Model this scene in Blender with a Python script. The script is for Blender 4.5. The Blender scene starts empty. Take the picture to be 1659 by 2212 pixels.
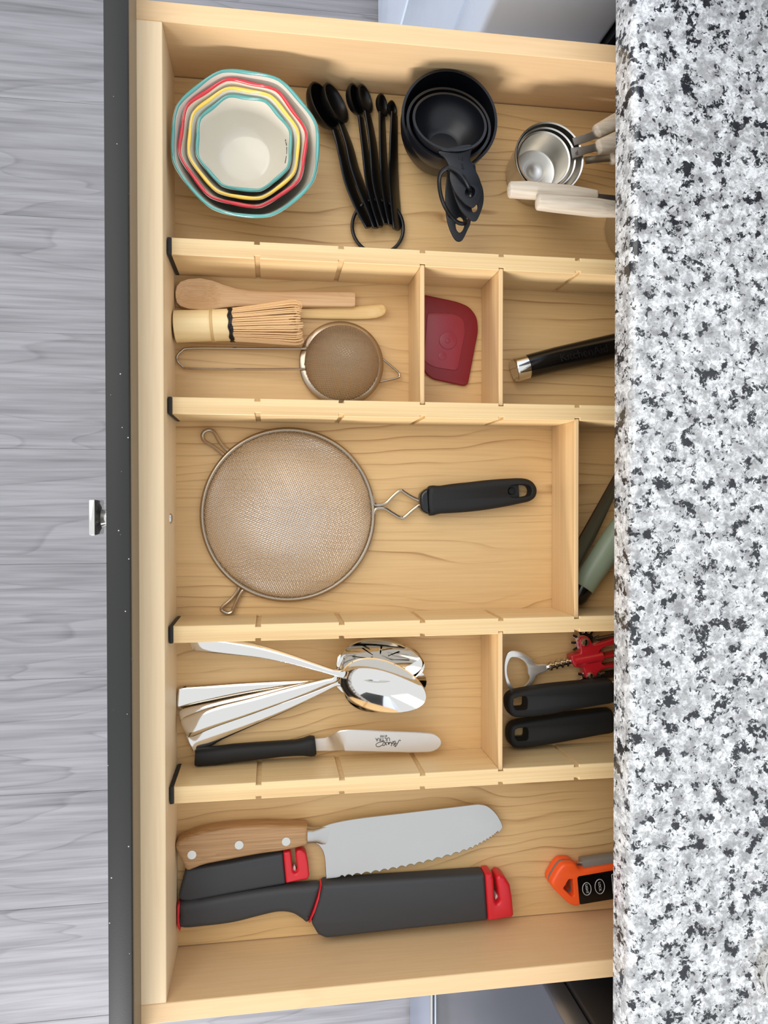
import bpy, bmesh, math, random
import numpy as np
from mathutils import Vector, Matrix, Euler, geometry
random.seed(7)
PI = math.pi
S = bpy.context.scene
COL = S.collection
# ------------------------------------------------------------------ camera
FPX = 1614.07
ROT = Euler((-0.01214, -0.15058, -0.00089), 'XYZ')
CAM = Vector((0.08685, 0.01084, 0.7158))
cam = bpy.data.cameras.new('camera'); camo = bpy.data.objects.new('camera', cam); COL.objects.link(camo)
camo.location = CAM; camo.rotation_euler = ROT
cam.sensor_fit = 'VERTICAL'; cam.sensor_height = 24.0; cam.lens = FPX / 2212 * 24.0
cam.clip_start = 0.01; cam.clip_end = 50
S.camera = camo
# ------------------------------------------------------------------ world and lights
w = bpy.data.worlds.new('world'); S.world = w; w.use_nodes = True
w.node_tree.nodes['Background'].inputs[0].default_value = (0.91, 0.955, 1.0, 1)
w.node_tree.nodes['Background'].inputs[1].default_value = 1.06
def area(name, loc, target, sx, sy, energy, color):
    l = bpy.data.lights.new(name, 'AREA'); l.shape = 'RECTANGLE'; l.size = sx; l.size_y = sy; l.energy = energy; l.color = color
    o = bpy.data.objects.new(name, l); COL.objects.link(o); o.location = loc
    d = Vector(target) - Vector(loc); o.rotation_euler = d.to_track_quat('-Z', 'Y').to_euler()
    return o
area('window_light', (-0.55, -2.9, 0.62), (0.15, 0.1, 0.0), 0.7, 0.40, 100, (1.0, 0.97, 0.97))
area('ceiling_light', (-0.75, 0.8, 1.60), (0.1, -0.1, 0.0), 1.5, 1.5, 18, (1.0, 0.95, 0.88))
S.view_settings.view_transform = 'Standard'; S.view_settings.look = 'None'
S.view_settings.gamma = 1.0; S.view_settings.exposure = 0.04; S.view_settings.use_curve_mapping = False
# ------------------------------------------------------------------ helpers
RM = ROT.to_matrix()
def P(px, py, z):
    """point of the real place at height z that the photograph shows at px, py"""
    d = RM @ Vector(((px - 829.5) / FPX, -(py - 1106.0) / FPX, -1.0))
    return CAM + d * ((z - CAM.z) / d.z)
def M_(px, py, z, n=1.0):
    """length in metres of n pixels around there"""
    return (P(px + 1, py, z) - P(px, py, z)).length * n
def crop(x0, y0, s):
    return lambda pts: [(x0 + p[0] / s, y0 + p[1] / s) + tuple(p[2:]) for p in pts]
def lin(c):
    return tuple(((v / 255) / 12.92 if v / 255 <= 0.04045 else ((v / 255 + 0.055) / 1.055) ** 2.4) for v in c[:3]) + (1.0,)
def smooth(pts, n=6, closed=True):
    out = []; N = len(pts); pts = [Vector(p) for p in pts]
    for i in range(N if closed else N - 1):
        g = (lambda k: pts[k % N]) if closed else (lambda k: pts[max(0, min(N - 1, k))])
        a, b, c, d = g(i - 1), g(i), g(i + 1), g(i + 2)
        for j in range(n):
            t = j / n
            out.append(0.5 * ((2 * b) + (c - a) * t + (2 * a - 5 * b + 4 * c - d) * t * t + (3 * b - a - 3 * c + d) * t ** 3))
    if not closed: out.append(pts[-1])
    return [tuple(p) for p in out]
def rounded(pts, r, n=4):
    """polygon with its corners rounded by r (same units)"""
    out = []; N = len(pts)
    for i in range(N):
        p = Vector(pts[i][:2]); a = Vector(pts[i - 1][:2]) - p; b = Vector(pts[(i + 1) % N][:2]) - p
        rr = min(r, a.length * .45, b.length * .45)
        s = p + a.normalized() * rr; e = p + b.normalized() * rr
        for k in range(n + 1):
            t = k / n; out.append(tuple((1 - t) ** 2 * s + 2 * t * (1 - t) * p + t * t * e))
    return out
def thing(name, label, cat, loc=(0, 0, 0), group=None):
    o = bpy.data.objects.new(name, None); COL.objects.link(o); o.location = loc; o.empty_display_size = .02
    o['label'] = label; o['category'] = cat
    if group: o['group'] = group
    return o
def root_of(o):
    while o.parent: o = o.parent
    return o
def obj(name, bm, mat, parent=None, label=None, kind=None, sm=40, origin=None):
    """world-space bmesh -> one mesh object under parent"""
    me = bpy.data.meshes.new(name)
    off = Vector(origin) if origin else (root_of(parent).location if parent else Vector((0, 0, 0)))
    bmesh.ops.translate(bm, verts=bm.verts, vec=-off)
    bmesh.ops.recalc_face_normals(bm, faces=bm.faces)
    bm.to_mesh(me); bm.free()
    me.materials.append(mat)
    if sm:
        me.polygons.foreach_set('use_smooth', [True] * len(me.polygons))
        me.set_sharp_from_angle(angle=math.radians(sm))
    o = bpy.data.objects.new(name, me); COL.objects.link(o)
    if parent: o.parent = parent
    elif origin: o.location = off
    if label: o['label'] = label
    if kind: o['kind'] = kind
    return o
def tag(o, label, cat, group=None):
    o['label'] = label; o['category'] = cat
    if group: o['group'] = group
    return o
def bm_box(x0, x1, y0, y1, z0, z1, bev=0.0, seg=2, bm=None):
    b = bm or bmesh.new()
    r = bmesh.ops.create_cube(b, size=1.0)
    for v in r['verts']:
        v.co = Vector(((x0 + x1) / 2 + v.co.x * (x1 - x0), (y0 + y1) / 2 + v.co.y * (y1 - y0), (z0 + z1) / 2 + v.co.z * (z1 - z0)))
    if bev:
        es = list({e for v in r['verts'] for e in v.link_edges})
        bmesh.ops.bevel(b, geom=es, offset=bev, segments=seg, affect='EDGES', profile=.5)
    return b
def offset_loop(pts, d):
    """2D loop moved inward (d>0) along vertex normals; loop must be counter-clockwise"""
    N = len(pts); out = []
    for i in range(N):
        a = Vector(pts[i - 1]); p = Vector(pts[i]); c = Vector(pts[(i + 1) % N])
        e1 = (p - a); e2 = (c - p)
        if e1.length < 1e-9: e1 = e2
        if e2.length < 1e-9: e2 = e1
        n1 = Vector((-e1.y, e1.x)).normalized(); n2 = Vector((-e2.y, e2.x)).normalized()
        n = n1 + n2
        n = n / max(n.dot(n) * .5, .5) if n.length > 1e-6 else n1
        out.append(p + n * d)
    src = [Vector(p) for p in pts]
    for it in range(40):
        bad = False
        for i in range(N):
            j = (i + 1) % N
            if (out[j] - out[i]).dot(src[j] - src[i]) < -1e-12:
                a, c = i, j; bad = True
                m = (out[a] + out[c]) / 2; out[a] = m.copy(); out[c] = m.copy()
                for k in range(1, 4 + it // 3):
                    h, l = (a - k) % N, (c + k) % N
                    if (out[a] - out[h]).dot(src[a] - src[h]) < 0: out[h] = m.copy()
                    if (out[l] - out[c]).dot(src[l] - src[c]) < 0: out[l] = m.copy()
        if not bad: break
    return [tuple(p) for p in out]
def area2(p):
    return sum(p[i - 1][0] * p[i][1] - p[i][0] * p[i - 1][1] for i in range(len(p)))
def ccw(p): return p if area2(p) > 0 else p[::-1]
def pillow(outline, z0, z1, r=0.001, seg=3, holes=(), zf=None, bm=None, rb=None):
    """solid plate over a world XY outline, with rounded rims (r at the top, rb below) and through holes"""
    b = bm or bmesh.new(); rb = r if rb is None else rb
    prof = []
    if rb > 0:
        for k in range(seg + 1):
            a = k / seg * PI / 2; prof.append((rb * (1 - math.sin(a)), z0 + rb * (1 - math.cos(a))))
    else: prof.append((0, z0))
    if r > 0:
        for k in range(seg + 1):
            a = k / seg * PI / 2; prof.append((r * (1 - math.cos(a)), z1 - r * (1 - math.sin(a))))
    else: prof.append((0, z1))
    loops = [(ccw([tuple(p[:2]) for p in outline]), 1)] + [(ccw([tuple(p[:2]) for p in h]), -1) for h in holes]
    capb, capt = [], []
    newv = []
    for pts, sgn in loops:
        rows = []
        for d, z in prof:
            q = offset_loop(pts, d if sgn > 0 else -d * .2)
            rows.append([b.verts.new((x, y, z)) for x, y in q])
        N = len(pts); newv += [v for rw in rows for v in rw]
        for k in range(len(rows) - 1):
            for i in range(N):
                j = (i + 1) % N
                b.faces.new((rows[k][i], rows[k][j], rows[k + 1][j], rows[k + 1][i]))
        capb.append(rows[0]); capt.append(rows[-1])
    for cap in (capb, capt):
        if True:
            polys = [[v.co.copy() for v in c] for c in cap]
            flat = [v for c in cap for v in c]
            for t in geometry.tessellate_polygon(polys):
                try: b.faces.new([flat[i] for i in t])
                except ValueError: pass
    if zf:
        for v in newv: v.co.z += zf(v.co.x, v.co.y)
    return b
def W2(pts, z, xmin=-9.0):
    return [(max(q.x, xmin), q.y) for q in (P(p[0], p[1], z) for p in pts)]
def sweep(st, n=16, ex=2.4, cap0=0.0, cap1=0.0, side=None, bm=None, closed=False):
    """loft along stations (point, half width, half height); side: fixed width direction"""
    b = bm or bmesh.new()
    st = [(Vector(p), a, h) for p, a, h in st]
    def ends(s, cap, rev):
        if cap <= 0: return []
        p, a, h = s[0]; t = (s[1][0] - p).normalized(); res = []
        for k in range(5):
            u = k / 5.0; f = math.sqrt(max(1 - (1 - u) ** 2, 0.004))
            res.append((p + t * (cap * u - cap) , a * f, h * f))
        return res
    if not closed:
        e0 = ends(st, cap0, 0); e1 = ends(st[::-1], cap1, 1)
        st = e0 + st + e1[::-1]
    N = len(st); rows = []
    for i in range(N):
        p, a, h = st[i]
        if closed: t = (st[(i + 1) % N][0] - st[i - 1][0])
        else: t = (st[min(i + 1, N - 1)][0] - st[max(i - 1, 0)][0])
        t.normalize()
        if side is not None:
            sd = (side - t * side.dot(t)).normalized()
        else:
            up = Vector((0, 0, 1))
            sd = t.cross(up)
            if sd.length < 1e-4: sd = Vector((1, 0, 0))
            sd.normalize()
        u = sd.cross(t).normalized()
        row = []
        for k in range(n):
            c, s_ = math.cos(2 * PI * k / n), math.sin(2 * PI * k / n)
            cx = math.copysign(abs(c) ** (2 / ex), c); sy = math.copysign(abs(s_) ** (2 / ex), s_)
            row.append(b.verts.new(p + sd * (a * cx) + u * (h * sy)))
        rows.append(row)
    for i in range(N if closed else N - 1):
        r0, r1 = rows[i], rows[(i + 1) % N]
        for k in range(n):
            j = (k + 1) % n
            b.faces.new((r0[k], r0[j], r1[j], r1[k]))
    if not closed:
        b.faces.new(rows[0]); b.faces.new(rows[-1])
    return b
def spx(st, **kw):
    """sweep from photo stations (px, py, z, half width px, half height m)"""
    return sweep([(P(a, c, z), M_(a, c, z, hw), hh) for a, c, z, hw, hh in st], **kw)
def tube(pts, r, n=8, closed=False, bm=None, sm=0):
    pts = [Vector(p) for p in pts]
    if sm: pts = [Vector(p) for p in smooth(pts, sm, closed)]
    b = bm or bmesh.new()
    N = len(pts); rows = []
    t0 = (pts[1] - pts[0]).normalized()
    ref = Vector((0, 0, 1)) if abs(t0.z) < .9 else Vector((1, 0, 0))
    for i in range(N):
        t = (pts[(i + 1) % N] - pts[i - 1]) if closed else (pts[min(i + 1, N - 1)] - pts[max(i - 1, 0)])
        t.normalize()
        ref = (ref - t * ref.dot(t)).normalized()
        s = t.cross(ref)
        rr = r[i] if isinstance(r, (list, tuple)) else r
        rows.append([b.verts.new(pts[i] + (ref * math.cos(2 * PI * k / n) + s * math.sin(2 * PI * k / n)) * rr) for k in range(n)])
    for i in range(N if closed else N - 1):
        r0, r1 = rows[i], rows[(i + 1) % N]
        for k in range(n):
            b.faces.new((r0[k], r0[(k + 1) % n], r1[(k + 1) % n], r1[k]))
    if not closed: b.faces.new(rows[0]); b.faces.new(rows[-1])
    return b
def lathe(prof, n=64, mod=None, mat=None, bm=None):
    """profile of (r, z) pairs around the Z axis; mod(theta, z) scales r and adds to z; mat places it"""
    b = bm or bmesh.new(); rows = []; mat = mat or Matrix.Identity(4)
    for r, z in prof:
        if r < 1e-6: rows.append([b.verts.new(mat @ Vector((0, 0, z)))]); continue
        row = []
        for k in range(n):
            th = 2 * PI * k / n; f, dz = mod(th, z) if mod else (1, 0)
            row.append(b.verts.new(mat @ Vector((r * f * math.cos(th), r * f * math.sin(th), z + dz))))
        rows.append(row)
    for a, c in zip(rows[:-1], rows[1:]):
        for k in range(n):
            j = (k + 1) % n
            if len(a) == 1 and len(c) == 1: continue
            if len(a) == 1: b.faces.new((a[0], c[j], c[k]))
            elif len(c) == 1: b.faces.new((a[k], a[j], c[0]))
            else: b.faces.new((a[k], a[j], c[j], c[k]))
    return b
def ellipse(cx, cy, a, b, ang=0, n=28):
    c, s = math.cos(ang), math.sin(ang)
    return [(cx + a * math.cos(t) * c - b * math.sin(t) * s, cy + a * math.cos(t) * s + b * math.sin(t) * c) for t in (2 * PI * k / n for k in range(n))]
def text(name, body, at, size, rz, mat, parent, depth=.0001, shear=0, tilt=None):
    cu = bpy.data.curves.new(name, 'FONT'); cu.body = body; cu.size = size; cu.align_x = 'CENTER'; cu.align_y = 'CENTER'
    cu.extrude = depth; cu.shear = shear
    t = bpy.data.objects.new('t', cu); COL.objects.link(t)
    me = bpy.data.meshes.new_from_object(t.evaluated_get(bpy.context.evaluated_depsgraph_get()))
    bpy.data.objects.remove(t); bm = bmesh.new(); bm.from_mesh(me); bpy.data.meshes.remove(me)
    mx = Matrix.Translation(at) @ (tilt or Matrix.Identity(4)) @ Matrix.Rotation(rz, 4, 'Z')
    bm.transform(mx)
    return obj(name, bm, mat, parent, sm=0)
# ------------------------------------------------------------------ materials
def new_mat(name):
    m = bpy.data.materials.new(name); m.use_nodes = True
    nt = m.node_tree; return m, nt, nt.nodes['Principled BSDF']
def N(nt, t, **kw):
    n = nt.nodes.new(t)
    for k, v in kw.items(): setattr(n, k, v)
    return n
def plain(name, c, rough=.5, metal=0.0, spec=.5, bump=0, bscale=800, coat=0, vary=0):
    m, nt, p = new_mat(name)
    p.inputs['Base Color'].default_value = lin(c); p.inputs['Roughness'].default_value = rough
    p.inputs['Metallic'].default_value = metal; p.inputs['Specular IOR Level'].default_value = spec
    if coat: p.inputs['Coat Weight'].default_value = coat; p.inputs['Coat Roughness'].default_value = .08
    tc = N(nt, 'ShaderNodeTexCoord'); nz = N(nt, 'ShaderNodeTexNoise'); nz.inputs['Scale'].default_value = bscale; nz.inputs['Detail'].default_value = 3
    nt.links.new(tc.outputs['Object'], nz.inputs['Vector'])
    if bump:
        bp = N(nt, 'ShaderNodeBump'); bp.inputs['Strength'].default_value = bump; bp.inputs['Distance'].default_value = .0005
        nt.links.new(nz.outputs['Fac'], bp.inputs['Height']); nt.links.new(bp.outputs['Normal'], p.inputs['Normal'])
    mr = N(nt, 'ShaderNodeMapRange'); mr.inputs['To Min'].default_value = max(rough - .04 - vary, .02); mr.inputs['To Max'].default_value = rough + .04 + vary
    nt.links.new(nz.outputs['Fac'], mr.inputs['Value']); nt.links.new(mr.outputs['Result'], p.inputs['Roughness'])
    return m
def ramp(nt, stops, interp='LINEAR'):
    r = N(nt, 'ShaderNodeValToRGB'); r.color_ramp.interpolation = interp
    e = r.color_ramp.elements
    e[0].position, e[0].color = stops[0]; e[1].position, e[1].color = stops[-1]
    for pos, c in stops[1:-1]:
        x = e.new(pos); x.color = c
    return r
def wood(name, base, dark, axis='X', lines=.5, fibre=.35, freq=9, rough=.45, sl=(2.2, 11), sf=(14, 420), band=0, ring=0, perobj=False, spec=.4, bump=.05):
    m, nt, p = new_mat(name); L = nt.links.new
    tc = N(nt, 'ShaderNodeTexCoord'); src = tc.outputs['Object']
    if perobj:
        oi = N(nt, 'ShaderNodeObjectInfo'); mu = N(nt, 'ShaderNodeVectorMath', operation='MULTIPLY_ADD')
        cb = N(nt, 'ShaderNodeCombineXYZ')
        for i in range(3): L(oi.outputs['Random'], cb.inputs[i])
        mu.inputs[1].default_value = (37, 53, 29); L(cb.outputs[0], mu.inputs[0]); L(src, mu.inputs[2]); src = mu.outputs[0]
    def mp(a, b):
        g = N(nt, 'ShaderNodeMapping'); L(src, g.inputs['Vector'])
        g.inputs['Scale'].default_value = {'X': (a, b, b), 'Y': (b, a, b), 'Z': (b, b, a)}[axis]; return g.outputs[0]
    n1 = N(nt, 'ShaderNodeTexNoise'); n1.inputs['Scale'].default_value = 1; n1.inputs['Detail'].default_value = 2.5; n1.inputs['Roughness'].default_value = .45; n1.inputs['Distortion'].default_value = .4
    L(mp(*sl), n1.inputs['Vector'])
    mul = N(nt, 'ShaderNodeMath', operation='MULTIPLY_ADD'); mul.inputs[1].default_value = freq; mul.inputs[2].default_value = 0; L(n1.outputs['Fac'], mul.inputs[0])
    if ring:
        sx = N(nt, 'ShaderNodeSeparateXYZ'); L(src, sx.inputs[0])
        rm = N(nt, 'ShaderNodeMath', operation='MULTIPLY'); rm.inputs[1].default_value = ring; L(sx.outputs['X' if axis == 'Y' else 'Y'], rm.inputs[0]); L(rm.outputs[0], mul.inputs[2])
    fr = N(nt, 'ShaderNodeMath', operation='FRACT'); L(mul.outputs[0], fr.inputs[0])
    r1 = ramp(nt, [(0, (0, 0, 0, 1)), (.72, (.03,) * 3 + (1,)), (.88, (.38,) * 3 + (1,)), (.95, (1, 1, 1, 1)), (1, (0, 0, 0, 1))] if ring else [(0, (0, 0, 0, 1)), (.55, (.12, .12, .12, 1)), (.88, (.34, .34, .34, 1)), (.96, (1, 1, 1, 1)), (1, (0, 0, 0, 1))]); L(fr.outputs[0], r1.inputs[0])
    n2 = N(nt, 'ShaderNodeTexNoise'); n2.inputs['Scale'].default_value = 1; n2.inputs['Detail'].default_value = 3; L(mp(*sf), n2.inputs['Vector'])
    r2 = ramp(nt, [(.35, (0, 0, 0, 1)), (.75, (1, 1, 1, 1))]); L(n2.outputs['Fac'], r2.inputs[0])
    a1 = N(nt, 'ShaderNodeMath', operation='MULTIPLY'); a1.inputs[1].default_value = lines; L(r1.outputs[0], a1.inputs[0])
    if ring:
        n4 = N(nt, 'ShaderNodeTexNoise'); n4.inputs['Scale'].default_value = 1; n4.inputs['Detail'].default_value = 3; L(mp(6, 22), n4.inputs['Vector'])
        m4 = N(nt, 'ShaderNodeMapRange'); m4.inputs['From Min'].default_value = .36; m4.inputs['From Max'].default_value = .62; m4.inputs['To Max'].default_value = lines; L(n4.outputs['Fac'], m4.inputs['Value'])
        L(m4.outputs['Result'], a1.inputs[1])
    a2 = N(nt, 'ShaderNodeMath', operation='MULTIPLY_ADD'); a2.inputs[1].default_value = fibre; L(r2.outputs[0], a2.inputs[0]); L(a1.outputs[0], a2.inputs[2])
    fac = a2.outputs[0]
    if band:
        n3 = N(nt, 'ShaderNodeTexNoise'); n3.inputs['Scale'].default_value = 1; n3.inputs['Detail'].default_value = 1; L(mp(.4, 34), n3.inputs['Vector'])
        r3 = ramp(nt, [(.4, (0, 0, 0, 1)), (.62, (1, 1, 1, 1))]); L(n3.outputs['Fac'], r3.inputs[0])
        a3 = N(nt, 'ShaderNodeMath', operation='MULTIPLY_ADD'); a3.inputs[1].default_value = band; L(r3.outputs[0], a3.inputs[0]); L(fac, a3.inputs[2]); fac = a3.outputs[0]
    mx = N(nt, 'ShaderNodeMix', data_type='RGBA'); mx.inputs[6].default_value = lin(base); mx.inputs[7].default_value = lin(dark)
    mx.clamp_factor = True
    L(fac, mx.inputs[0]); L(mx.outputs[2], p.inputs['Base Color'])
    p.inputs['Roughness'].default_value = rough; p.inputs['Specular IOR Level'].default_value = spec
    bp = N(nt, 'ShaderNodeBump'); bp.inputs['Strength'].default_value = bump; bp.inputs['Distance'].default_value = .0004
    L(fac, bp.inputs['Height']); L(bp.outputs['Normal'], p.inputs['Normal'])
    return m
MAPLE = (226, 188, 136); MAPLE_D = (176, 132, 82)
m_bottom = wood('maple_bottom', (218, 182, 128), (162, 118, 70), 'X', lines=.85, fibre=.20, freq=9, sl=(2.6, 9), ring=80)
m_side = wood('maple_side', (226, 192, 146), (204, 164, 118), 'X', lines=.15, fibre=.3, freq=5, sl=(1.5, 8))
m_front = wood('maple_front', (236, 212, 174), (218, 186, 144), 'Y', lines=.2, fibre=.3, freq=6, sl=(1.2, 20))
m_bamboo = wood('bamboo_x', (228, 201, 152), (194, 150, 96), 'X', lines=.05, fibre=.40, freq=5, sf=(5, 420), band=.3, rough=.4)
m_bamboo_y = wood('bamboo_y', (226, 194, 146), (188, 142, 92), 'Y', lines=.05, fibre=.40, freq=5, sf=(5, 420), band=.35, rough=.4)
m_paint = plain('charcoal_paint', (38, 38, 37), .5, spec=.35, bump=.05, bscale=900)
_nt = m_paint.node_tree; _p = _nt.nodes['Principled BSDF']; _tc = N(_nt, 'ShaderNodeTexCoord'); _v = N(_nt, 'ShaderNodeTexVoronoi'); _v.inputs['Scale'].default_value = 95
_nt.links.new(_tc.outputs['Object'], _v.inputs['Vector']); _r = ramp(_nt, [(.040, (1, 1, 1, 1)), (.055, (0, 0, 0, 1))]); _nt.links.new(_v.outputs['Distance'], _r.inputs[0])
_m = N(_nt, 'ShaderNodeMix', data_type='RGBA'); _m.inputs[6].default_value = lin((38, 38, 37)); _m.inputs[7].default_value = lin((190, 190, 186)); _nt.links.new(_r.outputs[0], _m.inputs[0]); _nt.links.new(_m.outputs[2], _p.inputs['Base Color'])
m_back = wood('panel_back', (138, 120, 97), (120, 102, 80), 'Y', lines=.1, fibre=.3)
m_rubber = plain('black_rubber', (18, 18, 19), .55)
m_plastic = plain('black_plastic', (12, 12, 13), .36, spec=.45)
m_plasticn = plain('navy_black_plastic', (11, 13, 19), .36, spec=.42)
m_grip = plain('soft_black_grip', (25, 25, 25), .6, spec=.35, bump=.1, bscale=2500)
m_gloss = plain('gloss_black', (12, 11, 11), .16, spec=.5)
m_chrome = plain('polished_steel', (226, 222, 216), .07, 1.0)
m_steel = plain('brushed_steel', (214, 210, 202), .30, 1.0, vary=.02, bscale=120)
m_bladem = plain('blade_steel', (196, 194, 190), .30, 1.0, vary=.06, bscale=30)
m_wire = plain('wire_steel', (172, 158, 140), .24, 1.0)
m_mesh = plain('mesh_steel', (240, 238, 238), .30, 1.0)
m_mesh2 = plain('fine_mesh_steel', (186, 170, 152), .42, .9)
m_cream = plain('cream_glaze', (210, 203, 187), .14, spec=.5, coat=.3)
m_teal = plain('teal_glaze', (88, 158, 153), .16, coat=.3)
m_red = plain('red_glaze', (204, 46, 58), .16, coat=.3)
m_yellow = plain('yellow_glaze', (240, 200, 84), .16, coat=.3)
m_ink = plain('dark_ink', (60, 56, 50), .6)
m_silic = plain('red_silicone', (126, 22, 32), .42, spec=.4)
m_silic2 = plain('red_silicone_pad', (146, 40, 54), .36, spec=.5)
m_sheath = plain('charcoal_sheath', (60, 61, 63), .55, spec=.35, bump=.06, bscale=3000)
m_redp = plain('red_plastic', (208, 32, 44), .36)
m_redm = plain('red_enamel', (176, 26, 36), .3, coat=.3)
m_white = plain('white_ceramic', (236, 234, 228), .3)
m_orange = plain('orange_plastic', (246, 92, 34), .42)
m_greyp = plain('grey_plastic', (128, 122, 114), .5)
m_sage = plain('sage_plastic', (152, 166, 142), .4)
m_grey_line = plain('grey_print', (196, 196, 196), .5)
m_handle = wood('oiled_wood', (182, 144, 102), (128, 92, 58), 'X', lines=.3, fibre=.6, freq=6, sl=(4, 60), sf=(16, 700), rough=.42)
m_white_wood = wood('whitewashed_wood', (206, 194, 176), (160, 140, 116), 'X', lines=.1, fibre=.5, freq=5, sl=(5, 60), sf=(18, 500), rough=.6)
m_spoonw = wood('pale_bamboo', (228, 192, 148), (194, 150, 104), 'X', lines=.15, fibre=.55, freq=7, sl=(4, 50), sf=(20, 800), rough=.5)
m_scoop = wood('golden_bamboo', (232, 198, 138), (206, 166, 106), 'X', lines=.05, fibre=.4, sf=(8, 500), rough=.35)
m_whisk = wood('whisk_bamboo', (246, 222, 170), (220, 182, 120), 'X', lines=.05, fibre=.3, sf=(6, 300), rough=.38)
m_tine = plain('bamboo_tines', (238, 198, 146), .5)
m_node = plain('bamboo_node', (210, 174, 120), .5)
m_floor = wood('grey_floor_wood', (152, 151, 155), (84, 82, 87), 'X', lines=.26, fibre=.5, freq=9, sl=(1.1, 9), sf=(5, 130), band=.12, perobj=True, rough=.42, spec=.4, bump=.15)
m_sub = plain('subfloor', (60, 58, 58), .8)
m_cab = plain('cabinet_black', (26, 26, 30), .4)
m_fridge = plain('fridge_white_steel', (224, 236, 255), .25, .0, vary=.05, bscale=8)
m_fside = plain('fridge_grey_side', (150, 152, 162), .45)
m_oven = plain('oven_dark_steel', (112, 116, 126), .24, .75, vary=.05, bscale=8)
m_ovenl = plain('oven_light_steel', (168, 178, 196), .3, .55)
def granite():
    m, nt, p = new_mat('granite'); L = nt.links.new
    tc = N(nt, 'ShaderNodeTexCoord'); src = tc.outputs['Object']
    def noise(sc, det=4, ro=.6, dist=0.0, off=0):
        g = N(nt, 'ShaderNodeMapping'); g.inputs['Location'].default_value = (off, off * .7, off * .3); L(src, g.inputs['Vector'])
        n = N(nt, 'ShaderNodeTexNoise'); n.inputs['Scale'].default_value = sc; n.inputs['Detail'].default_value = det; n.inputs['Roughness'].default_value = ro; n.inputs['Distortion'].default_value = dist
        L(g.outputs[0], n.inputs['Vector']); return n.outputs['Fac']
    dn = N(nt, 'ShaderNodeTexNoise'); dn.inputs['Scale'].default_value = 260; dn.inputs['Detail'].default_value = 3; L(src, dn.inputs['Vector'])
    dm = N(nt, 'ShaderNodeVectorMath', operation='MULTIPLY_ADD'); dm.inputs[1].default_value = (.007,) * 3; L(dn.outputs['Color'], dm.inputs[0]); L(src, dm.inputs[2]); src = dm.outputs[0]
    col = lin((226, 228, 229))
    def layer(fac_src, lo, hi, c, strength=1.0):
        nonlocal col
        r = ramp(nt, [(lo, (0, 0, 0, 1)), (hi, (strength,) * 3 + (1,))]); L(fac_src, r.inputs[0])
        x = N(nt, 'ShaderNodeMix', data_type='RGBA'); x.inputs[7].default_value = lin(c); L(r.outputs[0], x.inputs[0]); 
        if isinstance(col, tuple): x.inputs[6].default_value = col
        else: L(col, x.inputs[6])
        col = x.outputs[2]
    layer(noise(115, 5, .65, .2, 3), .43, .60, (140, 139, 138), .75)
    layer(noise(330, 3, .6, .1, 6), .48, .64, (130, 131, 134), .6)
    layer(noise(60, 4, .65, .2, 31), .50, .64, (120, 120, 122), .6)
    layer(noise(68, 5, .68, .2, 14), .555, .585, (24, 26, 32), .97)
    layer(noise(150, 4, .62, .2, 25), .59, .63, (38, 40, 47), .93)
    L(col, p.inputs['Base Color']); p.inputs['Roughness'].default_value = .12; p.inputs['Specular IOR Level'].default_value = .5
    return m
m_granite = granite()
# ------------------------------------------------------------------ setting: floor of planks
FZ = -0.76
fl = obj('floor', bm_box(-2.6, 2.2, -2.6, 2.6, FZ - .03, FZ - .004), m_sub, None, kind='structure', sm=0)
pw = .2155; rows = range(-9, 10)
plank_me = {}
for r in rows:
    y0 = -.103 + r * pw; x = -.62 - ((r * 7) % 5) * .06 - 1.22 * 2
    k = 0
    while x < 1.6:
        Lp = 1.22; x1 = x + Lp
        b = bm_box(-Lp / 2 + .0001, Lp / 2 - .0001, -pw / 2 + .0001, pw / 2 - .0001, -.004, 0, .0006, 1)
        if 'me' not in plank_me:
            o = obj('plank', b, m_floor, fl, sm=0); plank_me['me'] = o.data
        else:
            b.free(); o = bpy.data.objects.new('plank', plank_me['me']); COL.objects.link(o); o.parent = fl
        o.location = (x + Lp / 2, y0 + pw / 2, FZ); x = x1
# ------------------------------------------------------------------ counter, cabinet, stove, fridge
CB, CT, CX = .122, .152, .3735
b = bmesh.new()
ang = [(CX, CB), (CX, CT - .006)] + [(CX + .006 * (1 - math.cos(a)), CT - .006 + .006 * math.sin(a)) for a in (PI / 8, PI / 4, 3 * PI / 8, PI / 2)] + [(1.02, CT), (1.02, CB)]
ya, yb = -.4760, .4745
la = [b.verts.new((x, ya, z)) for x, z in ang]; lb = [b.verts.new((x, yb, z)) for x, z in ang]
for i in range(len(ang)):
    j = (i + 1) % len(ang); b.faces.new((la[i], la[j], lb[j], lb[i]))
b.faces.new(la); b.faces.new(lb)
ct = obj('countertop', b, m_granite, None, sm=50, origin=(CX, 0, CB))
tag(ct, 'speckled black, grey and white granite countertop slab above the open drawer', 'countertop')
cab = thing('base_cabinet', 'black base cabinet with its maple utensil drawer pulled out from under the granite', 'cabinet', (.42, 0, FZ))
t = .018
obj('side_panel', bm_box(.42, 1.0, .4385, .457, FZ, CB), m_cab, cab, sm=0)
obj('side_panel', bm_box(.42, 1.0, -.457, -.4385, FZ, CB), m_cab, cab, sm=0)
obj('back_panel', bm_box(1.0, 1.012, -.457, .457, FZ, CB), m_cab, cab, sm=0)
obj('top_rail', bm_box(.42, .44, -.4385, .4385, .094, CB - .0005), m_cab, cab, sm=0)
obj('toe_kick', bm_box(.47, .485, -.4385, .4385, FZ, FZ + .10), m_cab, cab, sm=0)
obj('shelf', bm_box(.44, .98, -.4385, .4385, FZ + .10, FZ + .118), m_cab, cab, sm=0)
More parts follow.
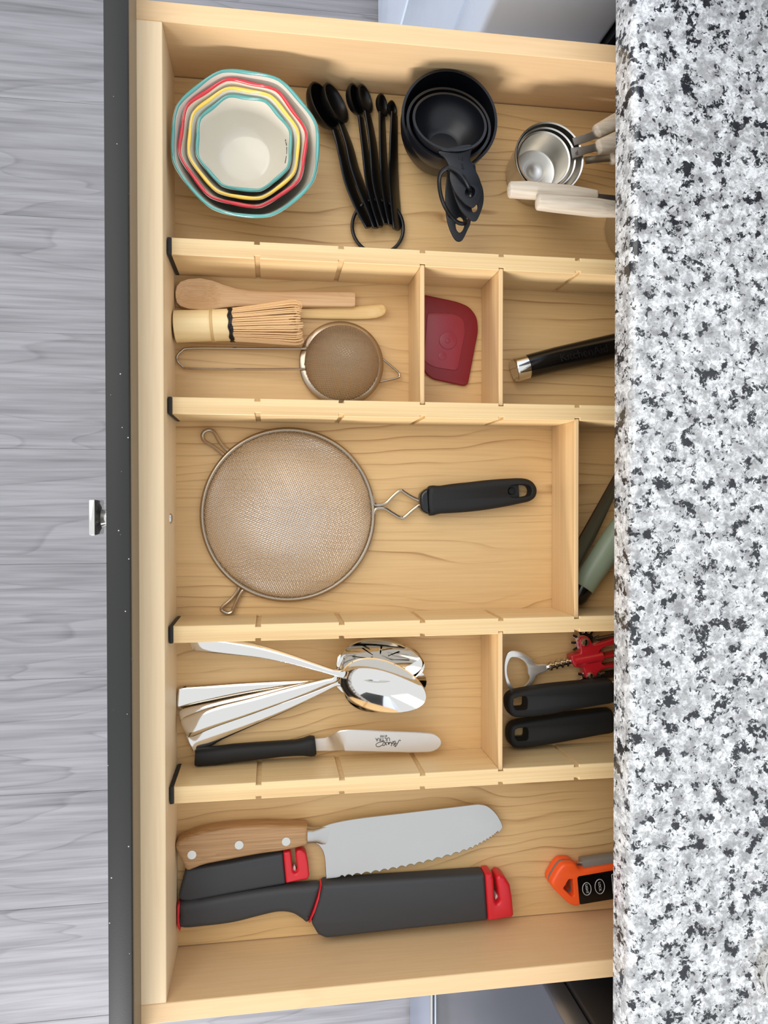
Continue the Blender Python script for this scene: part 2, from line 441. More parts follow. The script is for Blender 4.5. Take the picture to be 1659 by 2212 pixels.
for y0, y1 in ((-.455, -.0015), (.0015, .455)):
    d = obj('door', bm_box(.40, .4195, y0, y1, FZ + .105, -.060, .0015), m_cab, cab, sm=30)
    obj('door_rail', bm_box(.396, .4005, y0 + .002, y1 - .002, -.115, -.062, .001), m_cab, d, sm=30)
fr = thing('refrigerator', 'pale blue-white refrigerator with smooth front, beyond the bowls end of the drawer', 'appliance', (.30, .478, FZ))
obj('body', bm_box(.427, 1.05, .478, 1.38, FZ + .02, 1.02, .004), m_cab, fr, label='black side of the refrigerator body', sm=30)
obj('base_grille', bm_box(.31, .427, .482, 1.376, FZ + .0, FZ + .028, .002), m_fside, fr, sm=30)
obj('front_panel', bm_box(.295, .425, .482, .552, FZ + .03, 1.02, .006, 3), m_fridge, fr, sm=30)
obj('front_panel', bm_box(.295, .425, .554, .775, FZ + .03, 1.02, .006, 3), m_fridge, fr, sm=30)
obj('front_panel', bm_box(.295, .425, .777, 1.376, FZ + .03, 1.02, .006, 3), m_fridge, fr, sm=30)
stv = thing('stove', 'floor-standing stove with dark steel oven door and pale storage drawer, at bottom of photo', 'appliance', (.36, -.9, FZ))
obj('body', bm_box(.385, 1.03, -1.24, -.4785, FZ + .02, .15, .003), m_cab, stv, label='black side of the stove', sm=30)
obj('oven_door', bm_box(.36, .384, -1.238, -.481, -.508, .09, .003), m_oven, stv, label='dark steel oven door', sm=30)
sd_ = obj('storage_drawer', bm_box(.36, .384, -1.238, -.481, FZ + .015, -.514, .003), m_ovenl, stv, label='pale steel storage drawer front', sm=30)
obj('drawer_lip', bm_box(.353, .361, -1.236, -.483, -.526, -.5165, .002), m_chrome, sd_, sm=30)
# ------------------------------------------------------------------ drawer
HZ = .0791; WH = .405; T = .0165; XB = .56
dr = obj('drawer', bm_box(0, XB - .016, -WH + .0010, WH - .0010, -.012, 0), m_bottom, cab, label='pulled-out maple drawer with charcoal front and square chrome knob', sm=0)
ft = .112
FO, FI = P(228.5, 1106, ft).x, P(280.5, 1106, ft).x
obj('front_panel', bm_box(FO, FI, -.4545, .4545, -.055, ft, .0012), m_paint, dr, label='charcoal painted drawer front', sm=30)
obj('backing_strip', bm_box(FI + .0001, FI + .0012, -.4200, .4200, .0, ft - .004), m_back, dr, label='unpainted brown back of the drawer front', sm=0)
obj('front_board', bm_box(-.0218, 0, -WH, WH, -.02, HZ, .0006, 1), m_front, dr, sm=30)
obj('side_board', bm_box(-.0218, XB, WH, WH + T, -.02, HZ, .0006, 1), m_side, dr, sm=30)
obj('side_board', bm_box(-.0218, XB, -WH - T, -WH, -.02, HZ, .0006, 1), m_side, dr, sm=30)
obj('back_board', bm_box(XB - .016, XB, -WH, WH, -.02, HZ, .0006, 1), m_front, dr, sm=30)
kn = obj('knob', bm_box(P(191, 1118, .055).x, P(206.5, 1118, .055).x, P(191, 1157, .055).y, P(191, 1079, .055).y, .022, .055, .0012, 3), m_chrome, dr, label='square polished chrome knob', sm=30)
KL = FO - P(206.5, 1118, .055).x
kb = lathe([(0, 0), (.010, 0), (.0078, KL * .3), (.0062, KL * .6), (.0085, KL * .9), (.013, KL), (0, KL)], 32,
           mat=Matrix.Translation((FO, -.002, .0385)) @ Matrix.Rotation(-PI / 2, 4, 'Y'))
obj('knob_neck', kb, m_chrome, dr)
p = P(367, 1120, .045)
sb = lathe([(0, 0), (.0046, 0), (.0042, .0012), (.0022, .0021), (0, .0022)], 20, mat=Matrix.Translation((0, p.y, .0425)) @ Matrix.Rotation(PI / 2, 4, 'Y'))
obj('screw', sb, m_steel, dr)
# ------------------------------------------------------------------ organiser dividers
SX = [.07589 + k * .07289 for k in range(7)]
DH = .0589; DT = .0145
def divider(yc0, label):
    """board from yc0 (lower Y) to yc0 + DT with slots on both faces"""
    y0, y1 = yc0, yc0 + DT; xs, xe = .0042, .530; sw, sdp = .0023, .0024
    pts = [(xs, y0)]
    for x in SX: pts += [(x - sw, y0), (x - sw, y0 + sdp), (x + sw, y0 + sdp), (x + sw, y0)]
    pts += [(xe, y0), (xe, y1)]
    for x in SX[::-1]: pts += [(x + sw, y1), (x + sw, y1 - sdp), (x - sw, y1 - sdp), (x - sw, y1)]
    pts += [(xs, y1)]
    th = thing('drawer_divider', label, 'divider', (xs, (y0 + y1) / 2, 0), 'long bamboo drawer dividers')
    obj('board', pillow(pts, .0004, DH, .0005, 1), m_bamboo, th, sm=0)
    obj('end_cap', pillow(rounded([(.0006, y0 - .0002), (xs, y0 - .0002), (xs, y1 + .0002), (.0006, y1 + .0002)], .0012), .0006, DH + .0003, .0005, 2), m_rubber, th, label='black rubber end cap', sm=30)
    obj('spring_end', bm_box(xe, XB - .0165, y0 + .001, y1 - .001, .003, DH - .003, .001, 1), m_rubber, th)
D1, D2, D3, D4 = .22183, .08668, -.09451 - DT, -.23247 - DT
divider(D1, 'long bamboo divider between the bowls and the whisk compartment')
divider(D2, 'long bamboo divider between the small strainer and the large sieve')
divider(D3, 'long bamboo divider between the large sieve and the serving spoons')
divider(D4, 'long bamboo divider between the offset spatula and the wood-handled knife')
def cross(k, ya, yb, label):
    x = SX[k]; th = .0020
    o = obj('cross_divider', bm_box(x - th, x + th, ya - .0018, yb + .0018, .0005, DH - .001, .0006, 1), m_bamboo_y, None, origin=(x, (ya + yb) / 2, 0), sm=30)
    tag(o, label, 'divider', 'short bamboo cross dividers')
cross(2, D2 + DT, D1, 'short bamboo cross board left of the red scraper')
cross(3, D2 + DT, D1, 'short bamboo cross board right of the red scraper')
cross(4, D3 + DT, D2, 'short bamboo cross board beside the sage green handle')
cross(3, D4 + DT, D3, 'short bamboo cross board between spoons and corkscrew')
# ------------------------------------------------------------------ nested bowls
def bowl(px, py, zc, z0, zr, R, rb, rimmat, label, amp=.5, ph=math.radians(19), zamp=.0005, rimw=.0014):
    c = P(px, py, zc); c.z = 0
    H = zr - z0; th = .003
    th_ = thing('scalloped_bowl', label, 'bowl', (c.x, c.y, z0), 'nested scalloped prep bowls')
    def fr(u): return rb + (R - rb) * (u ** .62)
    outer = [(0, z0), (rb * .8, z0), (rb, z0 + .001)] + [(fr(u), z0 + .001 + (H - .001) * u) for u in (.08, .2, .35, .5, .65, .8, .92, 1)]
    inner = [(fr(u) - th, z0 + th + (H - th) * u) for u in (1, .92, .8, .65, .5, .35, .2, .08)] + [(rb * .92, z0 + th + .0003), (rb * .8, z0 + th), (0, z0 + th)]
    def mod(t, z):
        u = max(0, (z - z0) / H); wgt = u ** 1.5
        x = (t - ph) % (PI / 4) - PI / 8
        sc = math.cos(8 * (t - ph))
        octo = .45 * .924 / math.cos(x) + .55 * (.962 + .034 * sc)      # rounded 8-sided ring
        return 1 + wgt * (amp * (octo - .962) + .004 * sc), zamp * wgt * sc
    obj('body', lathe(outer + inner, 96, mod, Matrix.Translation((c.x, c.y, 0))), m_cream, th_, label='cream glazed body')
    pts = []
    for k in range(96):
        t_ = 2 * PI * k / 96; f, dz = mod(t_, zr); r = (R - th / 2) * f
        pts.append(Vector((c.x + r * math.cos(t_), c.y + r * math.sin(t_), zr + dz)))
    obj('rim', sweep([(p_, rimw * (1.0 + .18 * math.cos(8 * (2 * PI * i / 96 - ph + .3))), .0017) for i, p_ in enumerate(pts)], 10, 2.2, closed=True), rimmat, th_, label='coloured glazed rim')
    return th_
bowl(532, 311, .056, .0006, .056, .0640, .034, m_teal, 'largest teal-rimmed scalloped bowl, outermost of the nest', .32)
bowl(526.5, 310, .052, .0055, .052, .0556, .0285, m_red, 'red-rimmed scalloped bowl in the nest', .6, math.radians(14))
bowl(527.5, 310.5, .049, .0104, .049, .0490, .0255, m_yellow, 'yellow-rimmed scalloped bowl in the nest', .5, math.radians(17))
sbw = bowl(528, 310, .046, .0153, .046, .0425, .0230, m_teal, 'smallest teal-rimmed scalloped bowl, innermost of the nest', .58)
b = bmesh.new()
for a, c in (((617, 301), (616, 305)), ((617, 307), (618.5, 314)), ((619, 318), (619, 333)), ((618.4, 337), (615.5, 352))):
    za = .0417
    tube([P(a[0], a[1], za), P((a[0] + c[0]) / 2 + .4, (a[1] + c[1]) / 2, za), P(c[0], c[1], za)], .00035, 6, bm=b)
obj('script_mark', b, m_ink, sbw, label='tiny dark script mark inside the bowl', kind='stuff')
# ------------------------------------------------------------------ black measuring spoons on a ring
def mspoon(edge, wid, cpx, R, phi, label, depth=.62, lift=.0015):
    phi = math.radians(phi); ze = lift + wid * math.sin(phi)
    e = [P(x, y, ze) for x, y in smooth(edge, 5, False)]
    th = thing('measuring_spoon', label, 'spoon', (P(cpx[0], cpx[1], 0)), 'black measuring spoons on a ring')
    st = []
    n = len(e); rows = []; bm = bmesh.new()
    for i in range(n):
        tt = (e[min(i + 1, n - 1)] - e[max(i - 1, 0)]); tt.z = 0; tt.normalize()
        left = Vector((tt.y, -tt.x, 0)); left = left if left.x < 0 else -left
        Lv = left * math.cos(phi) + Vector((0, 0, math.sin(phi))); Nv = -left * math.sin(phi) + Vector((0, 0, math.cos(phi)))
        f = 1.0
        if i >= n - 3: f = (.93, .8, .55)[i - n + 3]
        wi = wid * (.62 + .38 * min(1, i / (n * .45))) * f
        if i == 0: t0, L0, N0 = tt, Lv, Nv
        c = e[i] - Lv * wi / 2
        row = []
        for k in range(12):
            a = 2 * PI * k / 12; ca, sa = math.cos(a), math.sin(a)
            row.append(bm.verts.new(c + Lv * (wi / 2 * math.copysign(abs(ca) ** .6, ca)) + Nv * (.0014 * math.copysign(abs(sa) ** .7, sa))))
        rows.append(row)
    for a, c in zip(rows[:-1], rows[1:]):
        for k in range(12): bm.faces.new((a[k], a[(k + 1) % 12], c[(k + 1) % 12], c[k]))
    bm.faces.new(rows[0]); bm.faces.new(rows[-1])
    obj('handle', bm, m_plastic, th)
    zc = lift + R * math.sin(phi) + .0012
    c = P(cpx[0], cpx[1], zc); bm = bmesh.new(); d = R * depth
    prof = [(0, -d)] + [(R * math.sin(a), -d * math.cos(a)) for a in np.linspace(.15, PI / 2, 9)]
    inn = [(R - .0016, .0003)] + [(((R - .0016) * math.sin(a)), -(d - .0014) * math.cos(a)) for a in np.linspace(PI / 2, .15, 9)[1:]] + [(0, -d + .0014)]
    mx = Matrix.Translation(c) @ Matrix((t0, L0, N0)).transposed().to_4x4()
    obj('bowl', lathe(prof + inn, 40, None, mx), m_plastic, th)
cs = crop(650, 160, 5.67)
mspoon(cs([(375, 655), (430, 850), (470, 1050), (540, 1350), (680, 1680), (795, 1885)]), .019, (701, 228), .0215, 50, 'largest black measuring spoon, rear left one of the ringed fan')
mspoon(cs([(455, 590), (540, 850), (600, 1130), (700, 1420), (800, 1660), (880, 1880)]), .019, (727, 222), .0186, 52, 'black measuring spoon lying in front of the largest one')
mspoon(cs([(700, 500), (745, 900), (790, 1300), (860, 1600), (940, 1860)]), .018, (770, 215), .0140, 56, 'third black measuring spoon from the left in the ringed fan')
mspoon(cs([(775, 445), (830, 800), (870, 1300), (940, 1600), (1010, 1830)]), .018, (790.5, 213), .0128, 52, 'fourth black measuring spoon from the left in the ringed fan')
mspoon(cs([(958, 455), (962, 900), (978, 1300), (1020, 1600), (1070, 1840)]), .018, (828, 227), .0102, 54, 'second smallest black measuring spoon in the ringed fan')
mspoon(cs([(1105, 455), (1085, 900), (1075, 1250), (1100, 1600), (1130, 1890)]), .0185, (849, 236), .0078, 50, 'smallest black measuring spoon, rightmost of the ringed fan')
c = P(816, 492, .004); R = M_(816, 492, .004, 55)
rg = tube([c + Vector((R * math.cos(a), R * math.sin(a), .0005 + .0045 * (math.sin(a) > 0) * math.sin(a))) for a in np.linspace(0, 2 * PI, 49)[:-1]], .0017, 8, True)
tag(obj('spoon_ring', rg, m_plastic, None, origin=c), 'black plastic ring joining the fan of black measuring spoons', 'ring')
# ------------------------------------------------------------------ black measuring cups
def bcup(px, py, zc, R, H, rb, tilt, label, handle, hole, hz, hslope, mat, nm='1'):
    c = P(px, py, zc)
    mx = Matrix.Translation(c) @ Matrix.Rotation(math.radians(tilt), 4, 'X') @ Matrix.Translation((0, 0, -H))
    th = thing('measuring_cup', label, 'cup', (c.x, c.y, 0), 'nested black plastic measuring cups')
    w_ = .0017
    fr = lambda u: rb + (R - rb) * (1 - (1 - u) ** 2.2)
    o_ = [(0, 0), (rb * .9, 0)] + [(fr(u), .001 + (H - .001) * u) for u in (0, .12, .3, .5, .7, .86, .97)] + [(R + .0006, H - .0012), (R + .0006, H)]
    i_ = [(R - w_, H)] + [(fr(u) - w_, w_ + (H - w_) * u) for u in (.86, .7, .5, .3, .12, 0)] + [(rb * .85, w_), (0, w_)]
    obj('bowl', lathe(o_ + i_, 72, None, mx), mat, th)
    pts = W2(handle, hz); y0 = max(q[1] for q in pts)
    obj('handle', pillow(pts, hz - .0022, hz, .0008, 2, holes=[W2(hole, hz)], zf=lambda x, y: hslope * (y0 - y)), mat, th)
    return th
ch = crop(930, 310, 10.53)
h1 = ch(smooth([(405, 590), (380, 700), (355, 1150), (390, 1600), (480, 1900), (600, 2110), (700, 2160), (790, 2110), (890, 1900), (955, 1720), (960, 1300), (930, 700), (900, 590)], 5))
h2 = ch(smooth([(430, 430), (450, 750), (560, 1180), (700, 1480), (900, 1690), (1020, 1740), (1100, 1680), (1200, 1420), (1228, 1200), (1190, 960), (1050, 640), (965, 430)], 5))
h3 = ch(smooth([(190, 170), (330, 330), (440, 560), (450, 800), (560, 1080), (760, 1320), (920, 1430), (1000, 1430), (1090, 1320), (1165, 1100), (1150, 860), (1060, 650), (960, 480), (905, 300), (935, 30), (560, 70)], 5))
bcup(972, 256, .050, .0440, .0495, .031, 0, 'largest navy-black measuring cup, holding the two smaller ones', h1, ch(smooth([(610, 1700), (690, 1620), (760, 1650), (810, 1780), (780, 1900), (700, 1965), (625, 1880)], 5)), .0490, -.12, m_plasticn)
bcup(970, 266, .0600, .0380, .0350, .021, -15, 'middle black measuring cup inside the largest one', h2, ch(smooth([(960, 1420), (1040, 1340), (1085, 1370), (1085, 1470), (1020, 1535), (970, 1520)], 5)), .0690, -.05, m_plasticn)
cup3 = bcup(972, 262, .0665, .0330, .0275, .0150, -20, 'smallest black measuring cup, topmost of the nest', h3, ch(ellipse(905, 1100, 112, 142, .3)), .0760, -.02, m_plasticn)
t3 = P(997, 352, .0713)
text('embossed_mark', '1/3', P(996, 341, .0763), .0042, math.radians(-10), m_plastic, cup3)
text('embossed_mark', 'cup', P(1001, 358, .0763), .0038, math.radians(-70), m_plastic, cup3)
rp = [(1016, 415, .0690), (1012, 403, .0760), (1000, 382, .0800), (985, 368, .0790), (968, 362, .0760), (952, 374, .0700), (948.5, 396, .0630), (953, 425, .0570), (962, 448, .0500), (975, 468, .0440), (990, 481, .0420), (1004, 482, .0440), (1010, 470, .0520), (1015, 440, .0610)]
rg = tube([P(*q) for q in rp], .0019, 8, True, sm=4)
tag(obj('cup_ring', rg, m_plasticn, None, origin=P(985, 420, .04)), 'black plastic ring looped through the black measuring cup handles', 'ring')
# ------------------------------------------------------------------ stainless measuring cups with whitewashed handles
def scup(px, py, z0, zr, R, rb, label, neck, grip, nz=None):
    c = P(px, py, zr); H = zr - z0; w_ = .0009
    th = thing('measuring_cup', label, 'cup', (c.x, c.y, z0), 'steel measuring cups with whitewashed handles')
    o_ = [(0, z0), (rb - .003, z0), (rb - .0008, z0 + .0008), (rb, z0 + .003), (R, zr - .0008), (R + .0007, zr - .0003), (R + .0004, zr + .0002)]
    i_ = [(R - w_, zr - .0005), (rb - w_, z0 + .004), (rb - w_ - .0012, z0 + .0016), (rb - .0045, z0 + w_), (rb * .45, z0 + w_), (rb * .44, z0 + w_ + .0002), (rb * .2, z0 + w_ + .0002), (rb * .18, z0 + w_), (0, z0 + w_ + .0003)]
    obj('bowl', lathe(o_ + i_, 72, None, Matrix.Translation((c.x, c.y, 0))), m_steel, th)
    nz = nz or zr
    if neck: obj('neck', sweep([(P(x, y, nz + dz), M_(x, y, nz, hw), .0009) for x, y, dz, hw in neck], 10, 6), m_steel, th, label='bare steel neck of the handle')
    if grip: obj('grip', spx(grip, n=16, ex=2.6, cap0=.003, cap1=.003), m_white_wood, th, label='whitewashed wooden grip')
    return th
scup(1187, 341, .0006, .0425, .0330, .0297, 'largest steel measuring cup, outermost of the left steel nest',
     [(1264, 347, 0, 8), (1280, 345, -.002, 8), (1330, 340, -.0055, 8)], [(1322, 341, .0365, 14, .0055), (1400, 332, .0325, 15, .0055), (1490, 324, .031, 13, .0055)])
scup(1181, 341, .0075, .0435, .0281, .0252, 'middle steel measuring cup in the left steel nest',
     [(1238, 307, 0, 8), (1262, 300, .001, 8), (1295, 288, .001, 8)], [(1290, 284, .0445, 14, .006), (1330, 263, .0445, 16, .0065), (1370, 243, .043, 16, .0065), (1404, 228, .042, 13, .006)])
sc3 = scup(1175.5, 343, .0170, .0450, .0251, .0222, 'smallest steel measuring cup, innermost of the left steel nest',
     [(1234, 331, 0, 11), (1246, 329, .0005, 10), (1264, 324, .001, 8), (1298, 316, .001, 8)], [(1294, 318, .0460, 14.5, .006), (1330, 307, .0460, 19, .0065), (1420, 288, .045, 19, .0065), (1490, 275, .044, 14, .006)], .0455)
text('stamped_letter', 'd', P(1246, 330, .0478), .0060, math.radians(10), m_ink, sc3)
scup(1431, 458, .0006, .0500, .0390, .0360, 'big steel measuring cup at the right, mostly hidden under the countertop',
     [(1331, 452, .0045, 8), (1339, 453, .001, 8)], [(1164, 437, .0630, 15.5, .0062), (1200, 440, .0630, 17, .0066), (1290, 449, .0610, 18, .0068), (1338, 453, .0570, 15, .0055)])
scup(1428, 452, .0085, .0515, .0350, .0325, 'small steel measuring cup at the right with its handle crossing the steel nest',
     [(1282, 425, .0015, 7), (1330, 430, .0005, 7), (1362, 436, 0, 7)], [(1103, 410, .0540, 16, .0060), (1140, 411, .0540, 17.5, .0065), (1230, 418, .0530, 16, .0062), (1285, 423, .0530, 11, .0050)])
# ------------------------------------------------------------------ wooden spoon, scoop, whisk, small strainer
c3 = crop(350, 560, 3.016)
th = thing('wooden_spoon', 'pale bamboo cooking spoon lying above the whisk against the divider', 'spoon', P(430, 635, 0))
top = [(88, 228, 20), (96, 228, 52), (120, 226, 78), (170, 225, 96), (250, 226, 102), (330, 232, 92), (400, 240, 74), (480, 248, 58), (560, 254, 50), (640, 257, 47), (760, 259, 46), (1000, 260, 47), (1235, 261, 47), (1258, 261, 42)]
bm = bmesh.new(); rows = []
for x, y, h in top:
    row = []
    for k in range(13):
        v = -1 + k / 6; X = 350 + x / 3.016; Y = 560 + (y + v * h) / 3.016
        dish = .0075 * max(0, 1 - ((x - 235) / 150) ** 2) * max(0, 1 - v * v) * (1 if x < 400 else 0)
        row.append(bm.verts.new(P(X, Y, .0105 - dish - .0012 * v ** 8)))
    rows.append(row)
for a, c in zip(rows[:-1], rows[1:]):
    for k in range(12): bm.faces.new((a[k], a[k + 1], c[k + 1], c[k]))
bmesh.ops.recalc_face_normals(bm, faces=bm.faces)
if sum(f.normal.z for f in bm.faces) < 0: bmesh.ops.reverse_faces(bm, faces=bm.faces)
lowv = {}
for v in list(bm.verts): lowv[v] = bm.verts.new((v.co.x, v.co.y, max(.0012, v.co.z - .0075)))
bed = [e for e in bm.edges if e.is_boundary]
for f in list(bm.faces): bm.faces.new([lowv[v] for v in f.verts][::-1])
for e in bed: bm.faces.new((e.verts[0], e.verts[1], lowv[e.verts[1]], lowv[e.verts[0]]))
obj('spoon_body', bm, m_spoonw, th)
th = thing('tea_scoop', 'slim golden bamboo tea scoop half hidden under the whisk tines', 'scoop', P(740, 675, 0))
obj('scoop_body', sweep([(P(*c3([(x, y)])[0], z), M_(700, 675, z, h / 3.016), .0012) for x, y, h, z in
    [(885, 354, 27, .003), (920, 353, 31, .003), (1100, 353, 36, .003), (1250, 350, 41, .003), (1330, 346, 43, .0035), (1390, 340, 43, .005), (1430, 331, 38, .008), (1450, 325, 26, .0105), (1456, 322, 10, .0115)]], 12, 2.6), m_scoop, th)
th = thing('tea_whisk', 'bamboo tea whisk with dark thread band lying against the front board', 'whisk', P(430, 708, 0))
ax0 = P(*c3([(84, 439)])[0], .0166); ax1 = P(*c3([(440, 428)])[0], .0185); axd = (ax1 - ax0).normalized()
rw = M_(420, 705, .0166, 106 / 3.016)
q = axd.to_track_quat('Z', 'Y').to_matrix().to_4x4(); mw = Matrix.Translation(ax0) @ q; LW = (ax1 - ax0).length
prof = [(rw - .0025, .002), (rw - .002, 0), (rw, .0008), (rw * .985, LW * .4), (rw * .98, LW * .62), (rw * .985, LW * .645)]
obj('handle', lathe(prof + [(rw * 1.025, LW * .665), (rw * 1.035, LW * .69), (rw * 1.01, LW * .715), (rw * .99, LW * .74), (rw * 1.0, LW), (rw - .003, LW), (rw - .003, .01), (0, .01)], 40, None, mw), m_whisk, th)
obj('node', lathe([(rw * 1.0, LW * .655), (rw * 1.03, LW * .665), (rw * 1.04, LW * .69), (rw * 1.015, LW * .715), (rw * 1.0, LW * .72)], 40, None, mw), m_node, th, label='darker bamboo node ring')
bm = bmesh.new()
for k in range(3):
    tube([mw @ Vector(((rw + .0004) * math.cos(a), (rw + .0004) * math.sin(a), LW + .0006 + k * .0012 + .0006 * math.sin(a * 9 + k))) for a in np.linspace(0, 2 * PI, 61)[:-1]], .00075, 6, True, bm=bm)
obj('thread_band', bm, m_rubber, th, label='dark purple-black thread')
bm = bmesh.new(); TL = (P(*c3([(912, 400)])[0], .022) - ax1).length
nt_ = 52
for k in range(nt_):
    a = 2 * PI * k / nt_ + random.uniform(-.03, .03); R2 = rw * random.uniform(1.34, 1.44); ln = TL * random.uniform(.97, 1.02)
    pr = [(rw - .0012, -.002), (rw * 1.0, .004), (rw * 1.12, ln * .35), (rw * 1.27, ln * .65), (R2, ln * .88), (R2 * .98, ln * .95), (R2 * .90, ln * .99), (R2 * .76, ln * .985), (R2 * .66, ln * .93)]
    pts = []
    for i, (r_, z_) in enumerate(pr):
        v = mw @ Vector((r_ * math.cos(a), r_ * math.sin(a), LW + z_)); v.z = max(v.z, .0012); pts.append(v)
    tube(pts, [.0007] * 2 + [.0006] * 4 + [.0005] * 3, 5, bm=bm)
for k in range(40):
    a = 2 * PI * k / 40; ln = TL * random.uniform(.80, .9)
    tube([mw @ Vector((r_ * math.cos(a), r_ * math.sin(a), LW + z_)) for r_, z_ in ((rw * .7, 0), (rw * .55, ln * .4), (rw * .42, ln * .8), (rw * .45, ln))], .0005, 5, bm=bm)
obj('tines', bm, m_tine, th, kind='stuff', label='fan of thin split bamboo tines')

def sieve_mesh(cx, cy, z0, R, h, pitch, rw_, rot, pw_=.62):
    Rs = (R * R + h * h) / (2 * h); n = int(R / pitch); vs = []; fs = []
    cr, sr = math.cos(rot), math.sin(rot)
    for d in (0, 1):
        for i in range(-n, n + 1):
            u = i * pitch; half = math.sqrt(max(R * R - u * u, 0))
            if half < pitch: continue
            m = max(6, int(2 * half / pitch) * 1); base = None
            for j in range(m + 1):
                v = -half + 2 * half * j / m
                x, y = (u, v) if d == 0 else (v, u)
                z = h * max(0, 1 - (x * x + y * y) / (R * R)) ** pw_
                z += rw_ * .6 * (1 if (j + i + d) % 2 else -1)
                px, py = cx + x * cr - y * sr, cy + x * sr + y * cr
                sx, sy = ((rw_, 0) if d == 0 else (0, rw_)); ax, ay = sx * cr - sy * sr, sx * sr + sy * cr
                b0 = len(vs)
                vs += [(px - ax, py - ay, z0 + z), (px, py, z0 + z + rw_), (px + ax, py + ay, z0 + z), (px, py, z0 + z - rw_)]
                if j:
                    for k in range(4): fs.append((b0 - 4 + k, b0 - 4 + (k + 1) % 4, b0 + (k + 1) % 4, b0 + k))
    bm = bmesh.new(); me = bpy.data.meshes.new('m'); me.from_pydata(vs, [], fs); bm.from_mesh(me); bpy.data.meshes.remove(me)
    return bm
th = thing('small_strainer', 'small domed wire-mesh tea strainer with long looped wire handle', 'strainer', P(738, 785, 0))
c = P(738, 785.5, .008); R = M_(738, 785, .008, 91)
obj('rim', lathe([(R, .0035), (R, .0085), (R - .0006, .0092), (R - .0052, .0100), (R - .0056, .0094), (R - .0012, .0083), (R - .0012, .0035), (R, .0035)], 72, None, Matrix.Translation((c.x, c.y, 0))), m_wire, th, label='flat steel rim band')
obj('mesh', sieve_mesh(c.x, c.y, .0085, R - .0046, .040, .00150, .00031, math.radians(-8), .56), m_mesh2, th, kind='stuff', label='fine domed wire mesh', sm=0)
obj('handle', tube([P(*c3([q])[0], z) for q, z in (((945, 585), .0108), ((900, 583), .0108), ((600, 580), .0075), ((200, 578), .0045), ((125, 600), .004), ((96, 645), .004), ((125, 692), .004), ((200, 713), .0045), ((600, 717), .0075), ((900, 715), .0108), ((940, 713), .0108))], .0011, 8, sm=5), m_wire, th, label='looped steel wire handle')
obj('hook', tube([P(*c3([q])[0], z) for q, z in (((1420, 640), .008), ((1440, 652), .007), ((1530, 728), .0055), ((1547, 752), .0055), ((1535, 773), .0055), ((1430, 798), .007), ((1415, 800), .008))], .00105, 8, sm=5), m_wire, th, label='triangular wire rest hook')
# ------------------------------------------------------------------ red scraper
c4 = crop(880, 560, 3.456)
th = thing('bowl_scraper', 'dark red silicone bowl scraper lying between two cross boards', 'scraper', P(965, 735, 0))
out = rounded(c4([(100, 258), (380, 318), (465, 355), (520, 430), (530, 530), (450, 950), (190, 895), (135, 850), (100, 775)]), 12, 5)
obj('blade', pillow(W2(out, .004), .0006, .0042, .0012, 3), m_silic, th)
pad = rounded(c4([(150, 395), (350, 408), (420, 445), (432, 540), (375, 832), (200, 806), (120, 760)]), 10, 5)
obj('thumb_pad', pillow(W2(pad, .0048), .0040, .0050, .0005, 2), m_silic2, th, label='paler raised thumb pad')
for (x, y, r, z1) in ((305, 605, 66, .0058), (303, 608, 17, .0064), (262, 722, 32, .0053)):
    obj('moulded_boss', pillow(W2(c4(ellipse(x, y, r, r)), z1), .0045, z1, .0004, 2), m_silic2, th)
# ------------------------------------------------------------------ black handled tool with chrome cap
th = thing('kitchen_tool', 'glossy black tool handle with chrome end cap, pointing under the countertop', 'utensil', P(1220, 775, 0))
obj('end_cap', spx([(1110, 799.5, .0122, 22, .0105), (1112, 799, .0122, 24.5, .0112), (1114, 798.5, .0122, 25, .0113), (1138, 792.5, .0122, 25, .0113)], n=32, ex=2.0), m_chrome, th, label='chrome end cap')
obj('grip', spx([(1138, 792.5, .0122, 24.5, .0110), (1200, 777, .0124, 25.5, .0113), (1270, 762, .0126, 26.5, .0115), (1330, 748, .0124, 26, .0114), (1420, 727, .0115, 21, .0098)], n=32, ex=2.0), m_gloss, th, label='glossy black grip')
obj('ferrule', spx([(1420, 727, .0115, 22, .0102), (1440, 722, .0115, 20, .009), (1475, 714, .0115, 9, .004)], n=24, ex=2.0), m_chrome, th)
gt = P(1262, 763, .0241)
text('embossed_name', 'KitchenAid', gt, .0112, math.atan2(14.5, 66), plain('embossed_black', (21, 20, 19), .3), th, .00025)
# ------------------------------------------------------------------ large sieve
c5 = crop(400, 890, 3.318); c6 = crop(860, 900, 3.318)
th = thing('large_sieve', 'large round wire-mesh sieve lying dome up with black handle', 'sieve', P(625, 1112, 0))
zr = .0058; c = P(624.5, 1112, zr); R = M_(624.5, 1112, zr, 184.5)
obj('rim', tube([c + Vector((R * math.cos(a), R * math.sin(a), 0)) for a in np.linspace(0, 2 * PI, 97)[:-1]], .0025, 10, True), m_wire, th, label='round steel rim wire')
obj('mesh', sieve_mesh(c.x, c.y, zr, R - .0022, .047, .00170, .00030, math.radians(24)), m_mesh, th, kind='stuff', label='domed woven wire mesh', sm=0)
for pl in ([(352, 292), (335, 286), (290, 262), (250, 218), (212, 152), (190, 132), (165, 128), (135, 143), (122, 170), (138, 208), (200, 246), (268, 300), (288, 318), (284, 335)],
           [(372, 1222), (384, 1232), (376, 1280), (332, 1340), (270, 1395), (260, 1418), (275, 1432), (308, 1444), (338, 1431), (350, 1400), (392, 1310), (420, 1272), (445, 1265)]):
    obj('rest_hook', tube([P(*c5([q])[0], .0052) for q in pl], .0017, 8, sm=4), m_wire, th, label='bent wire rest hook')
up_ = c5([(1338, 600), (1346, 640), (1360, 662), (1390, 667), (1440, 652), (1480, 612), (1525, 572), (1550, 562)]) + c6([(40, 540), (90, 572), (155, 602), (200, 612)])
